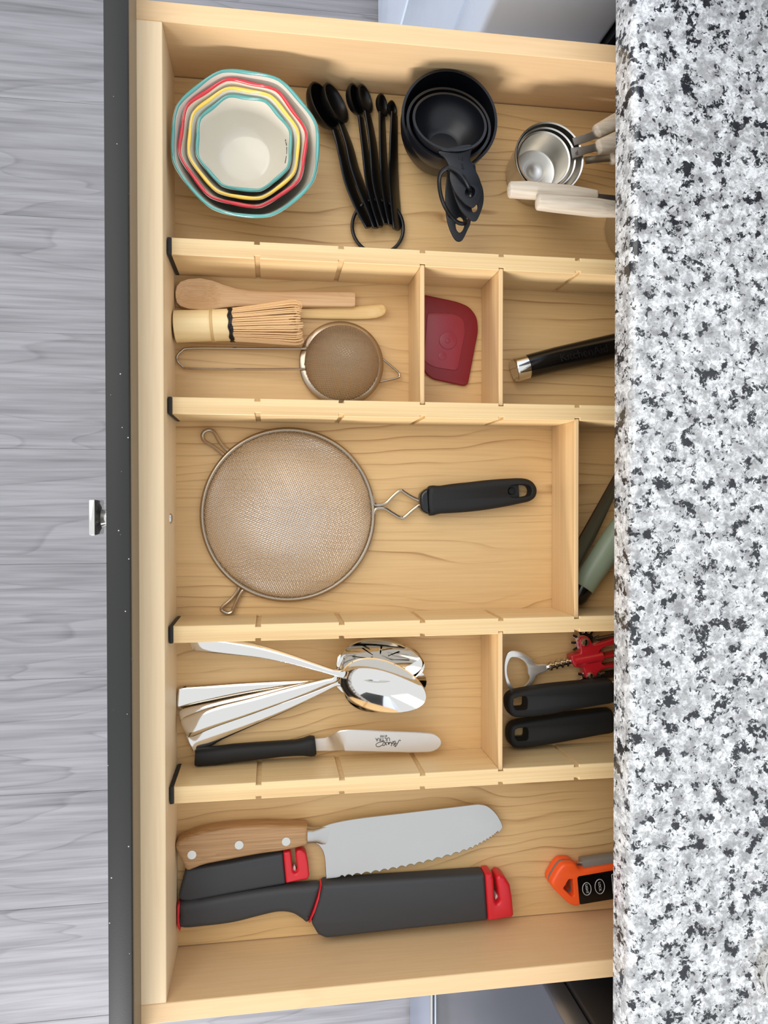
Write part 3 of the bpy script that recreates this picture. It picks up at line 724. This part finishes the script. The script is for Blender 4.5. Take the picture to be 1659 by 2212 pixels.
lo_ = c5([(1350, 760), (1352, 725), (1362, 700), (1385, 690), (1430, 692), (1480, 722), (1530, 752), (1555, 757)]) + c6([(25, 730), (50, 716), (100, 672), (155, 632), (200, 622)])
for l_ in (up_, lo_):
    obj('handle_wire', tube([P(q[0], q[1], .0065) for q in l_], .0017, 8, sm=4), m_wire, th, label='bent steel handle wire')
out = c6(smooth([(208, 512), (300, 495), (400, 480), (500, 470), (620, 456), (760, 445), (880, 442), (940, 458), (975, 495), (985, 535), (972, 578), (935, 606), (880, 620), (760, 645), (620, 668), (500, 682), (400, 690), (300, 695), (212, 697)], 4))
slot = c6(smooth([(785, 520), (800, 500), (840, 492), (890, 490), (930, 500), (945, 530), (935, 560), (900, 572), (850, 578), (805, 575), (785, 555)], 4))
hd = obj('handle', pillow(W2(out, .009), .0012, .0165, .0052, 5, holes=[W2(slot, .012)], rb=.005), m_grip, th, label='soft black grip with hanging slot')
obj('collar', pillow(W2(c6(smooth([(152, 560), (175, 530), (210, 518), (216, 600), (220, 690), (190, 692), (160, 665), (150, 610)], 4)), .009), .0022, .0156, .0030, 4), m_gloss, th, label='glossy black collar')
obj('slot_floor', pillow(W2(c6([(770, 492), (862, 488), (868, 582), (770, 582)]), .006), .002, .0065, .0004, 1), m_plastic, hd)
obj('slot_button', pillow(W2(c6(ellipse(818, 533, 27, 27)), .009), .006, .0090, .0008, 2), m_grip, hd)
# ------------------------------------------------------------------ knife and sage handled peeler behind the cross board
fac = [(1240, 1182, .0255), (1329, 1023, .0255), (1368, 953, .0255)]; low = [(1236, 1250, .012), (1281, 1170, .012), (1322, 1082, .013), (1370, 985, .014)]
bm = bmesh.new()
A = [P(*q) for q in fac]; Bq = [P(*q) for q in low]
poly = [A[0], A[1], A[2], Bq[3], Bq[2], Bq[1], Bq[0]]
nrm = (A[1] - A[0]).cross(Bq[0] - A[0]).normalized() * .0008
t1 = [bm.verts.new(v + nrm) for v in poly]; t2 = [bm.verts.new(v - nrm) for v in poly]
for i in range(7): bm.faces.new((t1[i], t1[(i + 1) % 7], t2[(i + 1) % 7], t2[i]))
bm.faces.new(t1); bm.faces.new(t2)
tag(obj('steel_blade', bm, plain('dark_blade', (128, 116, 106), .3, 1.0), None, origin=P(1290, 1130, .01), sm=0), 'flat dark steel utensil blade leaning beside the sage green handle', 'utensil')
th = thing('sage_handled_tool', 'sage green round handle with black end in the cell behind the cross board', 'utensil', P(1290, 1220, 0))
sg = [(1259, 1268, .0120, 24.5, .0108), (1275, 1242, .0122, 25.5, .0112), (1300, 1206, .0125, 26.5, .0116), (1329, 1163, .0125, 27, .0118), (1380, 1092, .012, 26, .0112), (1430, 1022, .0115, 20, .009)]
obj('grip', spx(sg, n=28, ex=2.0, cap0=.002, cap1=.004), m_sage, th, label='sage green grip')
obj('end_cap', spx([(1241, 1296, .0118, 18, .0085), (1246, 1288, .0118, 22, .0100), (1260, 1267, .0120, 22.5, .0100)], n=28, ex=2.0, cap0=.003), m_gloss, th, label='black end cap')
# ------------------------------------------------------------------ serving spoons
def mspoon_metal(label, hst, bowl, zr, depth, tiltx=0.0, tilty=0.0, slots=0, nz=None):
    """hst: handle stations (px, py, z, half width px); bowl: centre px, half length px, half width px, angle (image)"""
    bx, by, La, Wb, ang = bowl; c = P(bx, by, zr); a = M_(bx, by, zr, La); w_ = M_(bx, by, zr, Wb)
    th = thing('serving_spoon', label, 'spoon', (c.x, c.y, 0), 'steel serving spoons in a pile')
    e1 = Vector((math.cos(ang), -math.sin(ang), 0)); e2 = Vector((e1.y * -1, e1.x, 0))
    def zt(u, v): return tilty * v * w_ + tiltx * u * a
    bm = bmesh.new(); NR, NT = 14, 72; rows = []
    def pt(rho, t):
        u = rho * math.cos(t); v = rho * math.sin(t)
        wv = v * (1 - .13 * u)
        d = depth * (1 - rho ** 2.2) * (1 - .15 * u)
        return c + e1 * (u * a) + e2 * (wv * w_) + Vector((0, 0, zt(u, wv) - d))
    rr = [k / NR for k in range(NR + 1)]
    rows = [[bm.verts.new(pt(0, 0))]] + [[bm.verts.new(pt(r, 2 * PI * k / NT)) for k in range(NT)] for r in rr[1:]]
    for i, (r0, r1) in enumerate(zip(rows[:-1], rows[1:])):
        for k in range(NT):
            j = (k + 1) % NT
            if len(r0) == 1: bm.faces.new((r0[0], r1[k], r1[j])); continue
            if slots and 4 <= i < 10 and (k % 8 == 2): continue
            bm.faces.new((r0[k], r1[k], r1[j], r0[j]))
    bmesh.ops.recalc_face_normals(bm, faces=bm.faces)
    bmesh.ops.solidify(bm, geom=list(bm.faces), thickness=.0014)
    obj('bowl', bm, m_chrome, th, label='slotted polished bowl' if slots else None, sm=50)
    nk = c - e1 * (a * .965); nk.z = zr + zt(-.965, 0) - .0002
    dz = zr - .0004 - hst[-1][2]; nh = len(hst) - 1
    hst = [(x, y, z + dz * i / nh, hw) for i, (x, y, z, hw) in enumerate(hst)]
    st = [(P(x, y, z), M_(x, y, z, hw), .0021) for x, y, z, hw in hst]
    st.append((nk, M_(bx, by, zr, 9), .0016)); st.append((nk + e1 * (a * .12) + Vector((0, 0, -.0025)), M_(bx, by, zr, 9), .0010))
    ps = smooth([tuple(s[0]) + (s[1], s[2]) for s in st], 6, False)
    obj('handle', sweep([(Vector(q[:3]), q[3], q[4]) for q in ps], 20, 2.0, cap0=.0016), m_chrome, th, sm=50)
    return th
# bottom first
mspoon_metal('serving spoon with broad flat handle, uppermost of the four handles fanned at left', [(386, 1508, .0040, 23), (400, 1507.5, .0042, 25.5), (450, 1503, .0048, 24), (520, 1494, .007, 20), (600, 1485, .011, 15), (680, 1476, .0165, 9), (718, 1471, .0190, 7)], (832, 1480, 91, 56, math.radians(-4)), .0135, .0110)
mspoon_metal('serving spoon with curved handle, nearest the black spatula handle', [(412, 1607, .0045, 24), (424, 1601, .0048, 27), (470, 1578, .007, 23), (540, 1552, .010, 18), (620, 1522, .014, 13), (690, 1493, .0185, 8), (722, 1478, .0205, 6.5)], (822, 1447, 92, 54, math.radians(-15)), .0190, .0105)
mspoon_metal('serving spoon whose handle end peeks out beneath the engraved handle', [(394, 1556, .0085, 20), (404, 1553, .0088, 24), (450, 1541, .0098, 23), (540, 1516, .0135, 17), (640, 1488, .0175, 11), (700, 1472, .0205, 7), (724, 1464, .0222, 6.5)], (829, 1431, 90, 50, math.radians(8)), .0245, .0095, tilty=.06)
mspoon_metal('slotted serving spoon with long engraved handle, under the topmost spoon', [(400, 1574, .0140, 21), (410, 1570, .0143, 23), (460, 1550, .0160, 22), (540, 1526, .0170, 18), (640, 1494, .0205, 13), (700, 1474, .0230, 8), (726, 1463, .0245, 7)], (824, 1429, 90, 46, math.radians(6)), .0290, .0095, tilty=.06, slots=1)
s1 = mspoon_metal('topmost large polished serving spoon with bowl facing up and handle reaching the divider', [(414, 1391, .0180, 14), (424, 1389, .0180, 18), (460, 1392, .0190, 19), (500, 1397, .0205, 18), (560, 1407, .0235, 14.5), (620, 1422, .0268, 11), (680, 1440, .0300, 8), (722, 1453, .0320, 7)], (829, 1484, 97, 55, math.radians(19)), .0390, .0130, tilty=.02)
# ------------------------------------------------------------------ offset spatula
c7 = crop(350, 1340, 2.72)
th = thing('offset_spatula', 'small steel offset spatula with black handle, leaning by the lower divider', 'spatula', P(680, 1612, 0))
obj('handle', sweep([(P(*c7([(x, y)])[0], z), M_(500, 1620, z, h / 2.72), hh) for x, y, z, h, hh in
    [(196, 803, .0085, 46, .0072), (215, 803, .0085, 51, .0078), (320, 793, .0085, 53, .0080), (420, 779, .0087, 52, .0080), (560, 766, .009, 50, .0078), (700, 753, .0095, 46, .0075), (780, 748, .0098, 46, .0075), (830, 743, .0100, 51, .0080), (870, 738, .0102, 61, .0085), (895, 737, .0102, 58, .0080), (902, 736, .0102, 50, .0072)]], 20, 2.6), m_grip, th, label='black plastic handle')
bl = [(890, 733, .0105, 36), (960, 729, .0108, 38), (985, 727, .0112, 42), (1010, 722, .0135, 50), (1040, 714, .0180, 58), (1062, 708, .0205, 62), (1090, 706, .0208, 63), (1200, 708, .0208, 63), (1350, 713, .0206, 62), (1480, 717, .0204, 61), (1560, 718, .0203, 58)]
for k in range(1, 7):
    a = k / 6 * PI / 2; bl.append((1560 + 78 * math.sin(a), 718.5, .0202, max(58 * math.cos(a), 3)))
obj('blade', sweep([(P(*c7([(x, y)])[0], z), M_(800, 1600, z, h / 2.72), .0006) for x, y, z, h in bl], 8, 8), m_bladem if 0 else plain('spatula_steel', (218, 212, 205), .38, .9, vary=.05, bscale=80), th, label='satin steel offset blade', sm=30)
zt_ = .0216; sl_ = math.radians(-1.5)
cm = crop(780, 1560, 9.217)
text('etched_text', 'ULTRA', P(*cm([(433, 343)])[0], zt_), .0046, PI + math.radians(-1), m_ink, th)
text('etched_text', '#1305', P(*cm([(447, 281)])[0], zt_), .0026, PI + math.radians(-1), m_ink, th)
strokes = [[(790, 375), (775, 360), (755, 372), (735, 410), (705, 460), (680, 490), (672, 478), (680, 440), (690, 400), (672, 378), (655, 395), (650, 420), (665, 415)],
           [(712, 430), (690, 425), (660, 440), (640, 470)], [(655, 395), (640, 385), (625, 400), (612, 440), (598, 478)], [(640, 425), (600, 430)],
           [(612, 440), (600, 410), (588, 400), (572, 410), (560, 430), (548, 445), (540, 430), (548, 410), (560, 405), (580, 415)],
           [(560, 430), (530, 405), (512, 400), (498, 420), (492, 445), (505, 455), (515, 445)],
           [(498, 420), (478, 405), (460, 400), (440, 420), (432, 450), (446, 470), (468, 458), (478, 430), (470, 405)],
           [(432, 455), (400, 470), (360, 490), (320, 488), (298, 465), (305, 435), (350, 408), (410, 392), (470, 378)]]
bm = bmesh.new()
for s_ in strokes:
    tube([P(*cm([q])[0], zt_) for q in smooth(s_, 3, False)], .00026, 5, bm=bm)
obj('etched_script', bm, m_ink, th, kind='stuff', label='dark etched script Ateco')
# ------------------------------------------------------------------ corkscrew
c8 = crop(1020, 1340, 4.879)
th = thing('corkscrew', 'wing corkscrew with red frame and chrome bottle-opener ring', 'corkscrew', P(1220, 1440, 0))
zo = .0135
oo = smooth([(815, 500), (790, 468), (740, 462), (675, 462), (640, 420), (590, 378), (520, 335), (440, 316), (385, 332), (350, 390), (335, 480), (340, 590), (370, 690), (430, 770), (510, 765), (590, 715), (650, 650), (690, 580), (770, 545), (805, 520)], 4)
hi = smooth([(405, 398), (450, 390), (500, 402), (555, 440), (585, 500), (590, 560), (610, 600), (605, 640), (560, 690), (500, 720), (440, 715), (395, 650), (368, 560), (372, 470)], 4)
m_open = plain('opener_steel', (228, 225, 220), .24, .8)
obj('opener_ring', pillow(W2(c8(oo), zo), zo - .0035, zo, .0012, 3, holes=[W2(c8(hi), zo)]), m_open, th, label='chrome bottle-opener ring')
rk0, rk1 = P(*c8([(780, 492)])[0], .0118), P(*c8([(1350, 355)])[0], .0118)
dd = rk1 - rk0; LR = dd.length; q = dd.normalized().to_track_quat('Z', 'Y').to_matrix().to_4x4(); mr_ = Matrix.Translation(rk0) @ q
pr = [(0, 0), (.0026, 0)]; z = .002
while z < LR - .004:
    pr += [(.0030, z), (.0048, z + .0008), (.0048, z + .0028), (.0030, z + .0036)]; z += .0058
obj('threaded_shaft', lathe(pr + [(.0026, LR), (0, LR)], 20, None, mr_), m_chrome, th, label='ridged chrome shaft')
body = rounded(c8([(1040, 372), (1150, 348), (1125, 215), (1160, 172), (1215, 168), (1250, 205), (1275, 262), (1400, 222), (1700, 120), (1760, 470), (1400, 512), (1330, 545), (1312, 605), (1280, 632), (1222, 632), (1192, 570), (1168, 498), (1085, 498), (1050, 430)]), 5, 4)
w1 = rounded(c8([(1335, 325), (1380, 285), (1660, 205), (1690, 300), (1350, 385)]), 5, 3); w2_ = rounded(c8([(1358, 412), (1690, 345), (1715, 430), (1400, 482), (1370, 465)]), 5, 3)
zb = .0185
obj('frame', pillow(W2(body, zb), .0055, zb, .0016, 3, holes=[W2(w1, zb), W2(w2_, zb)]), m_redm, th, label='red enamelled frame')
cl0, cl1 = P(*c8([(1062, 428)])[0], .0118), P(*c8([(1350, 370)])[0], .0118)
obj('collar', sweep([(cl0, .0058, .0080), (cl0.lerp(cl1, .5), .0060, .0088), (cl1, .0060, .0088)], 20, 2.2), m_redm, th, label='red enamelled collar')
for (x, y), r0, r1, a0 in (((1192, 232), 105, 158, 0), ((1252, 590), 98, 150, .2)):
    g = []
    for k in range(12):
        for da, r in ((-.16, r0), (-.09, r1), (.09, r1), (.16, r0)):
            a = a0 + 2 * PI * k / 12 + da; g.append((x + r * math.cos(a), y + r * math.sin(a)))
    obj('gear', pillow(W2(c8(g), .012), .0095, .0135, .0004, 1, holes=[W2(c8(ellipse(x, y, 20, 20)), .012)]), m_chrome, th, label='toothed chrome gear', sm=30)
    obj('rivet', lathe([(0, .0215), (.003, .0208), (.0042, .0192), (.0042, .0180), (0, .0180)], 20, None, Matrix.Translation(P(*c8([(x, y)])[0], .019) * 1 - Vector((0, 0, .019)))), m_chrome, th)
for lv in ([(1200, 200), (1520, 135), (1800, 70), (1820, 120), (1540, 225), (1230, 262)], [(1260, 560), (1560, 505), (1850, 470), (1850, 530), (1560, 590), (1270, 625)]):
    obj('lever', pillow(W2(rounded(c8(lv), 4, 3), .0105), .0085, .0128, .0012, 2), plain('lever_steel', (104, 94, 86), .3, 1.0), th, label='steel wing lever')
# ------------------------------------------------------------------ can opener (two black handles)
th = thing('can_opener', 'black two-handled can opener with steel arms running under the countertop', 'can opener', P(1210, 1540, 0))
for op, hp, zz in (([(345, 860), (352, 800), (385, 760), (440, 735), (600, 702), (800, 672), (1000, 652), (1200, 634), (1400, 618), (1445, 625), (1466, 690), (1468, 770), (1460, 850), (1300, 882), (1000, 935), (800, 975), (600, 1000), (440, 1004), (380, 975), (352, 920)], [(445, 818), (570, 804), (582, 850), (578, 938), (470, 945), (438, 895)], .021),
                   ([(362, 1200), (370, 1130), (400, 1085), (450, 1060), (600, 1030), (800, 1000), (1000, 972), (1200, 950), (1400, 928), (1445, 935), (1466, 1000), (1468, 1090), (1455, 1165), (1300, 1195), (1000, 1252), (800, 1288), (600, 1318), (450, 1328), (395, 1300), (368, 1250)], [(460, 1148), (578, 1132), (590, 1180), (586, 1262), (482, 1270), (452, 1222)], .019)):
    zlo = .0142 if zz > .02 else .0012
    zz = zz + .0110 if zz > .02 else zz
    h_ = obj('grip', pillow(W2(c8(smooth(op, 3)), (zz + zlo) / 2), zlo, zz, .0046, 5, holes=[W2(rounded(c8(hp), 4, 3), zz)], rb=.005), m_grip, th, label='rounded black grip with square hanging hole')
    cyh = sum(q[1] for q in hp) / 6
    obj('hole_bridge', pillow(W2(c8([(440, cyh + 20), (595, cyh + 10), (595, cyh + 45), (440, cyh + 55)]), .006), zlo + .002, zlo + .0065, .0004, 1), m_plastic, h_)
for a_, z_ in (([(1440, 650), (1530, 640), (1900, 590), (1900, 690), (1530, 770), (1440, 790)], .0225), ([(1440, 970), (1530, 930), (1900, 700), (1900, 800), (1530, 1075), (1440, 1100)], .0095)):
    obj('arm', pillow(W2(c8(a_), z_), z_ - .0018, z_ + .0003, .0005, 1), m_steel, th, label='flat steel arm')
obj('cutting_head', pillow(W2(rounded(c8([(1860, 560), (2150, 520), (2200, 800), (1880, 850)]), 8), .011), .0040, .0240, .0015, 2), m_steel, th)
# ------------------------------------------------------------------ wood-handled serrated knife
c9 = crop(350, 1700, 2.127)
th = thing('serrated_knife', 'wide serrated kitchen knife with riveted wooden handle', 'knife', P(540, 1830, 0))
hw_ = smooth([(652, 266), (560, 287), (450, 302), (300, 330), (200, 350), (150, 368), (125, 377), (108, 368), (85, 318), (64, 272), (72, 246), (95, 232), (180, 200), (300, 180), (450, 170), (560, 171), (650, 174)], 4, False) + [(666, 175), (669, 178), (669, 258), (666, 263)]
obj('handle', pillow(W2(c9(hw_), .016), .0016, .0205, .0040, 4), m_handle, th, label='oiled wooden handle')
for x, y in ((137, 312), (354, 267), (570, 251)):
    q = P(*c9([(x, y)])[0], .0205)
    obj('rivet', lathe([(0, .0209), (.0040, .0208), (.0044, .0203), (.0044, .0195), (0, .0195)], 20, None, Matrix.Translation((q.x, q.y, 0))), m_steel, th)
edge = []
e_pts = smooth([(1545, 208), (1500, 240), (1400, 290), (1200, 347), (1000, 387), (815, 414)], 12, False)
acc = 0; nsc = 25; tot = len(e_pts)
for i in range(nsc * 6):
    f = i / (nsc * 6) * (tot - 1); j = int(f); u = f - j; x = e_pts[j][0] * (1 - u) + e_pts[min(j + 1, tot - 1)][0] * u; y = e_pts[j][1] * (1 - u) + e_pts[min(j + 1, tot - 1)][1] * u
    edge.append((x, y + 5 - 11 * abs(math.sin(PI * (i % 6) / 6))))
blade = smooth([(735, 184), (790, 165), (900, 145), (1100, 121), (1300, 97), (1440, 80)], 5, False) + smooth([(1455, 79), (1495, 88), (1535, 122), (1560, 165), (1566, 187)], 4, False) + edge + [(800, 418), (754, 423)] + smooth([(752, 395), (748, 335), (739, 296), (720, 268), (705, 260)], 4, False)
zk = .0118
obj('blade', pillow(W2(c9(blade), zk), zk - .0017, zk, .0004, 1), m_bladem, th, label='satin steel blade with scalloped edge', sm=30)
obj('bolster', sweep([(P(*c9([(x, y)])[0], z), M_(680, 1800, z, h / 2.127), hh) for x, y, z, h, hh in [(662, 219, .0112, 37, .0068), (690, 220, .0110, 34, .0058), (715, 220, .0108, 36, .0040), (740, 222, .0109, 42, .0022), (765, 226, .0110, 44, .0009)]], 20, 2.6), m_bladem, th, label='steel bolster')
# ------------------------------------------------------------------ sheathed knives
def red_end(th, out, slot, zt, stone, zs, label):
    e = obj('sharpener_end', pillow(W2(c9(out), zt * .7), .0012, zt, .0035, 4), m_redp, th, label=label)
    return e
th = thing('short_sheath', 'short charcoal knife sheath with red sharpener end, tucked under the wooden handle', 'sheath', P(490, 1890, 0))
zs_ = .0125
obj('body', pillow(W2(c9(rounded([(108, 372), (300, 342), (556, 294), (569, 437), (340, 478), (128, 519), (88, 514), (77, 494)], 9, 4)), .008), .0010, zs_, .0030, 3), m_sheath, th, label='charcoal sheath body')
ro = rounded([(556, 294), (588, 286), (592, 300), (601, 385), (612, 392), (622, 380), (612, 296), (622, 282), (640, 280), (662, 300), (672, 350), (677, 402), (670, 418), (569, 437)], 7, 4)
obj('sharpener_end', pillow(W2(c9(ro), .010), .0010, zs_ + .0012, .0025, 3), m_redp, th, label='red slotted sharpener end')
obj('sharpening_stone', pillow(W2(c9(ellipse(608, 374, 7, 16)), .006), .002, .0075, .0008, 2), m_white, th, label='white ceramic sharpening stone')
th = thing('sheathed_knife', 'long charcoal chef knife in a red-tipped sharpener sheath, lowest in photo', 'knife', P(700, 1950, 0))
hz_ = .0165
hn = smooth([(84, 531), (180, 515), (300, 494), (420, 475), (550, 457), (650, 449), (726, 446), (716, 500), (690, 575), (668, 619), (640, 602), (605, 581), (565, 572), (520, 574), (450, 590), (330, 620), (200, 637), (86, 642), (80, 585)], 4)
obj('handle', pillow(W2(c9(hn), .012), .0012, hz_, .0058, 5), m_sheath, th, label='charcoal knife handle')
obj('end_cap', pillow(W2(c9(smooth([(70, 540), (77, 524), (86, 525), (84, 585), (88, 641), (79, 636), (70, 610), (68, 575)], 4)), .008, .0009), .0022, hz_ - .0015, .0011, 3), m_redp, th, label='red end cap')
obj('seam', pillow(W2(c9(rounded([(727, 447), (735, 446), (722, 505), (682, 619), (672, 619), (695, 565), (714, 505)], 2, 2)), .015), .003, hz_ + .0010, .0015, 2), m_redp, th, label='red seam line')
sh = rounded([(736, 446), (1100, 422), (1482, 395), (1496, 611), (1120, 651), (755, 692), (716, 676), (686, 624), (722, 512)], 12, 4)
obj('sheath', pillow(W2(c9(sh), .017), .0010, .0200, .0040, 4), m_sheath, th, label='charcoal blade sheath')
ro = rounded([(1482, 395), (1514, 393), (1522, 420), (1526, 520), (1537, 534), (1549, 518), (1533, 415), (1546, 399), (1572, 408), (1596, 445), (1606, 505), (1613, 582), (1606, 594), (1496, 611)], 7, 4)
obj('sharpener_end', pillow(W2(c9(ro), .018), .0010, .0212, .0030, 3), m_redp, th, label='red slotted sharpener end')
obj('sharpening_stone', pillow(W2(c9(ellipse(1537, 510, 7, 17)), .012), .002, .0130, .0008, 2), m_white, th, label='white ceramic sharpening stone')
# ------------------------------------------------------------------ thermometer
ct_ = crop(1060, 1780, 5.53)
th = thing('thermometer', 'orange digital probe thermometer with black button panel, half under the countertop', 'thermometer', P(1260, 1920, 0))
topo = ct_(smooth([(730, 700), (770, 620), (820, 540), (870, 490), (930, 478), (990, 480), (1030, 500), (1060, 535), (1110, 548), (1200, 535), (1500, 487), (1900, 425), (2250, 372), (2310, 780), (1900, 830), (1500, 892), (1200, 948), (1090, 972), (1030, 988), (980, 978), (930, 950), (840, 865), (745, 765)], 3))
tri = ct_(rounded([(868, 772), (935, 662), (985, 660), (1000, 862), (968, 868)], 14, 4))
zt = .0215
obj('case_top', pillow(W2(topo, zt), .0135, zt, .0028, 4, holes=[W2(tri, zt)], rb=0), m_orange, th, label='orange upper case')
def shr(pts, d): return [tuple(q) for q in offset_loop(ccw(pts), d)]
tw = W2(topo, zt)
obj('case_middle', pillow(shr(tw, .0010), .0085, .0137, .0002, 1, rb=0, holes=[W2(tri, zt)]), m_greyp, th, label='grey middle layer')
obj('case_base', pillow(tw, .0010, .0087, .0002, 2, holes=[W2(tri, zt)], rb=.002), m_orange, th, label='orange lower case')
pan = rounded(ct_([(1032, 628), (1500, 546), (2200, 432), (2255, 765), (1500, 888), (1062, 962)]), 4, 4)
obj('button_panel', pillow(W2(pan, zt), zt - .0006, zt + .0005, .0002, 1), m_gloss, th, label='glossy black button panel')
zq = zt + .0007
for cx, cy, a_, b_, wd in ((1148, 775, 51, 75, 'LIGHT'), (1303, 747, 57, 87, 'LOCK')):
    el = [P(*ct_([q])[0], zq) for q in ellipse(cx, cy, a_, b_, math.radians(-2), 40)]
    obj('button_ring', tube(el, .00032, 6, True), m_grey_line, th, label='grey oval button outline')
    text('button_text', wd, P(cx / 5.53 + 1060, cy / 5.53 + 1780, zq), .0034 if wd == 'LOCK' else .0033, -PI / 2 + math.radians(8), m_grey_line, th)
sc = [P(*ct_([q])[0], zq) for q in rounded([(1445, 602), (1480, 594), (1960, 520), (1995, 752), (1465, 838)], 12, 4)]
obj('screen_frame', tube(sc, .00032, 6, True), m_grey_line, th, label='grey screen outline')
obj('probe_housing', spx([(1255, 1866, .0115, 12, .0062), (1300, 1860, .0115, 13, .0064), (1460, 1840, .0115, 13, .0064)], n=16, ex=4), m_greyp, th, label='grey folded probe housing')
obj('probe', tube([P(1246, 1865, .0115), P(1262, 1862, .0115)], .0014, 8), m_steel, th)
# ------------------------------------------------------------------ chrome-rimmed object at the counter's right edge
c = P(1706, 2110, .166); R = M_(1706, 2110, .166, 57); z0 = CT
th = thing('round_dish', 'round white dish with chrome rim at the right edge of the countertop', 'dish', (c.x, c.y, z0))
mt = Matrix.Translation((c.x, c.y, z0))
obj('base', lathe([(0, .0004), (R * .9, .0004), (R * .97, .004), (R, .012), (R * .99, .0145), (R * .9, .0150), (R * .86, .0135), (0, .0130)], 56, None, mt), m_chrome, th, label='chrome rim and side')
obj('insert', lathe([(0, .0132), (R * .84, .0137), (R * .84, .0150), (R * .78, .0162), (0, .0175)], 56, None, mt), m_white, th, label='white top')
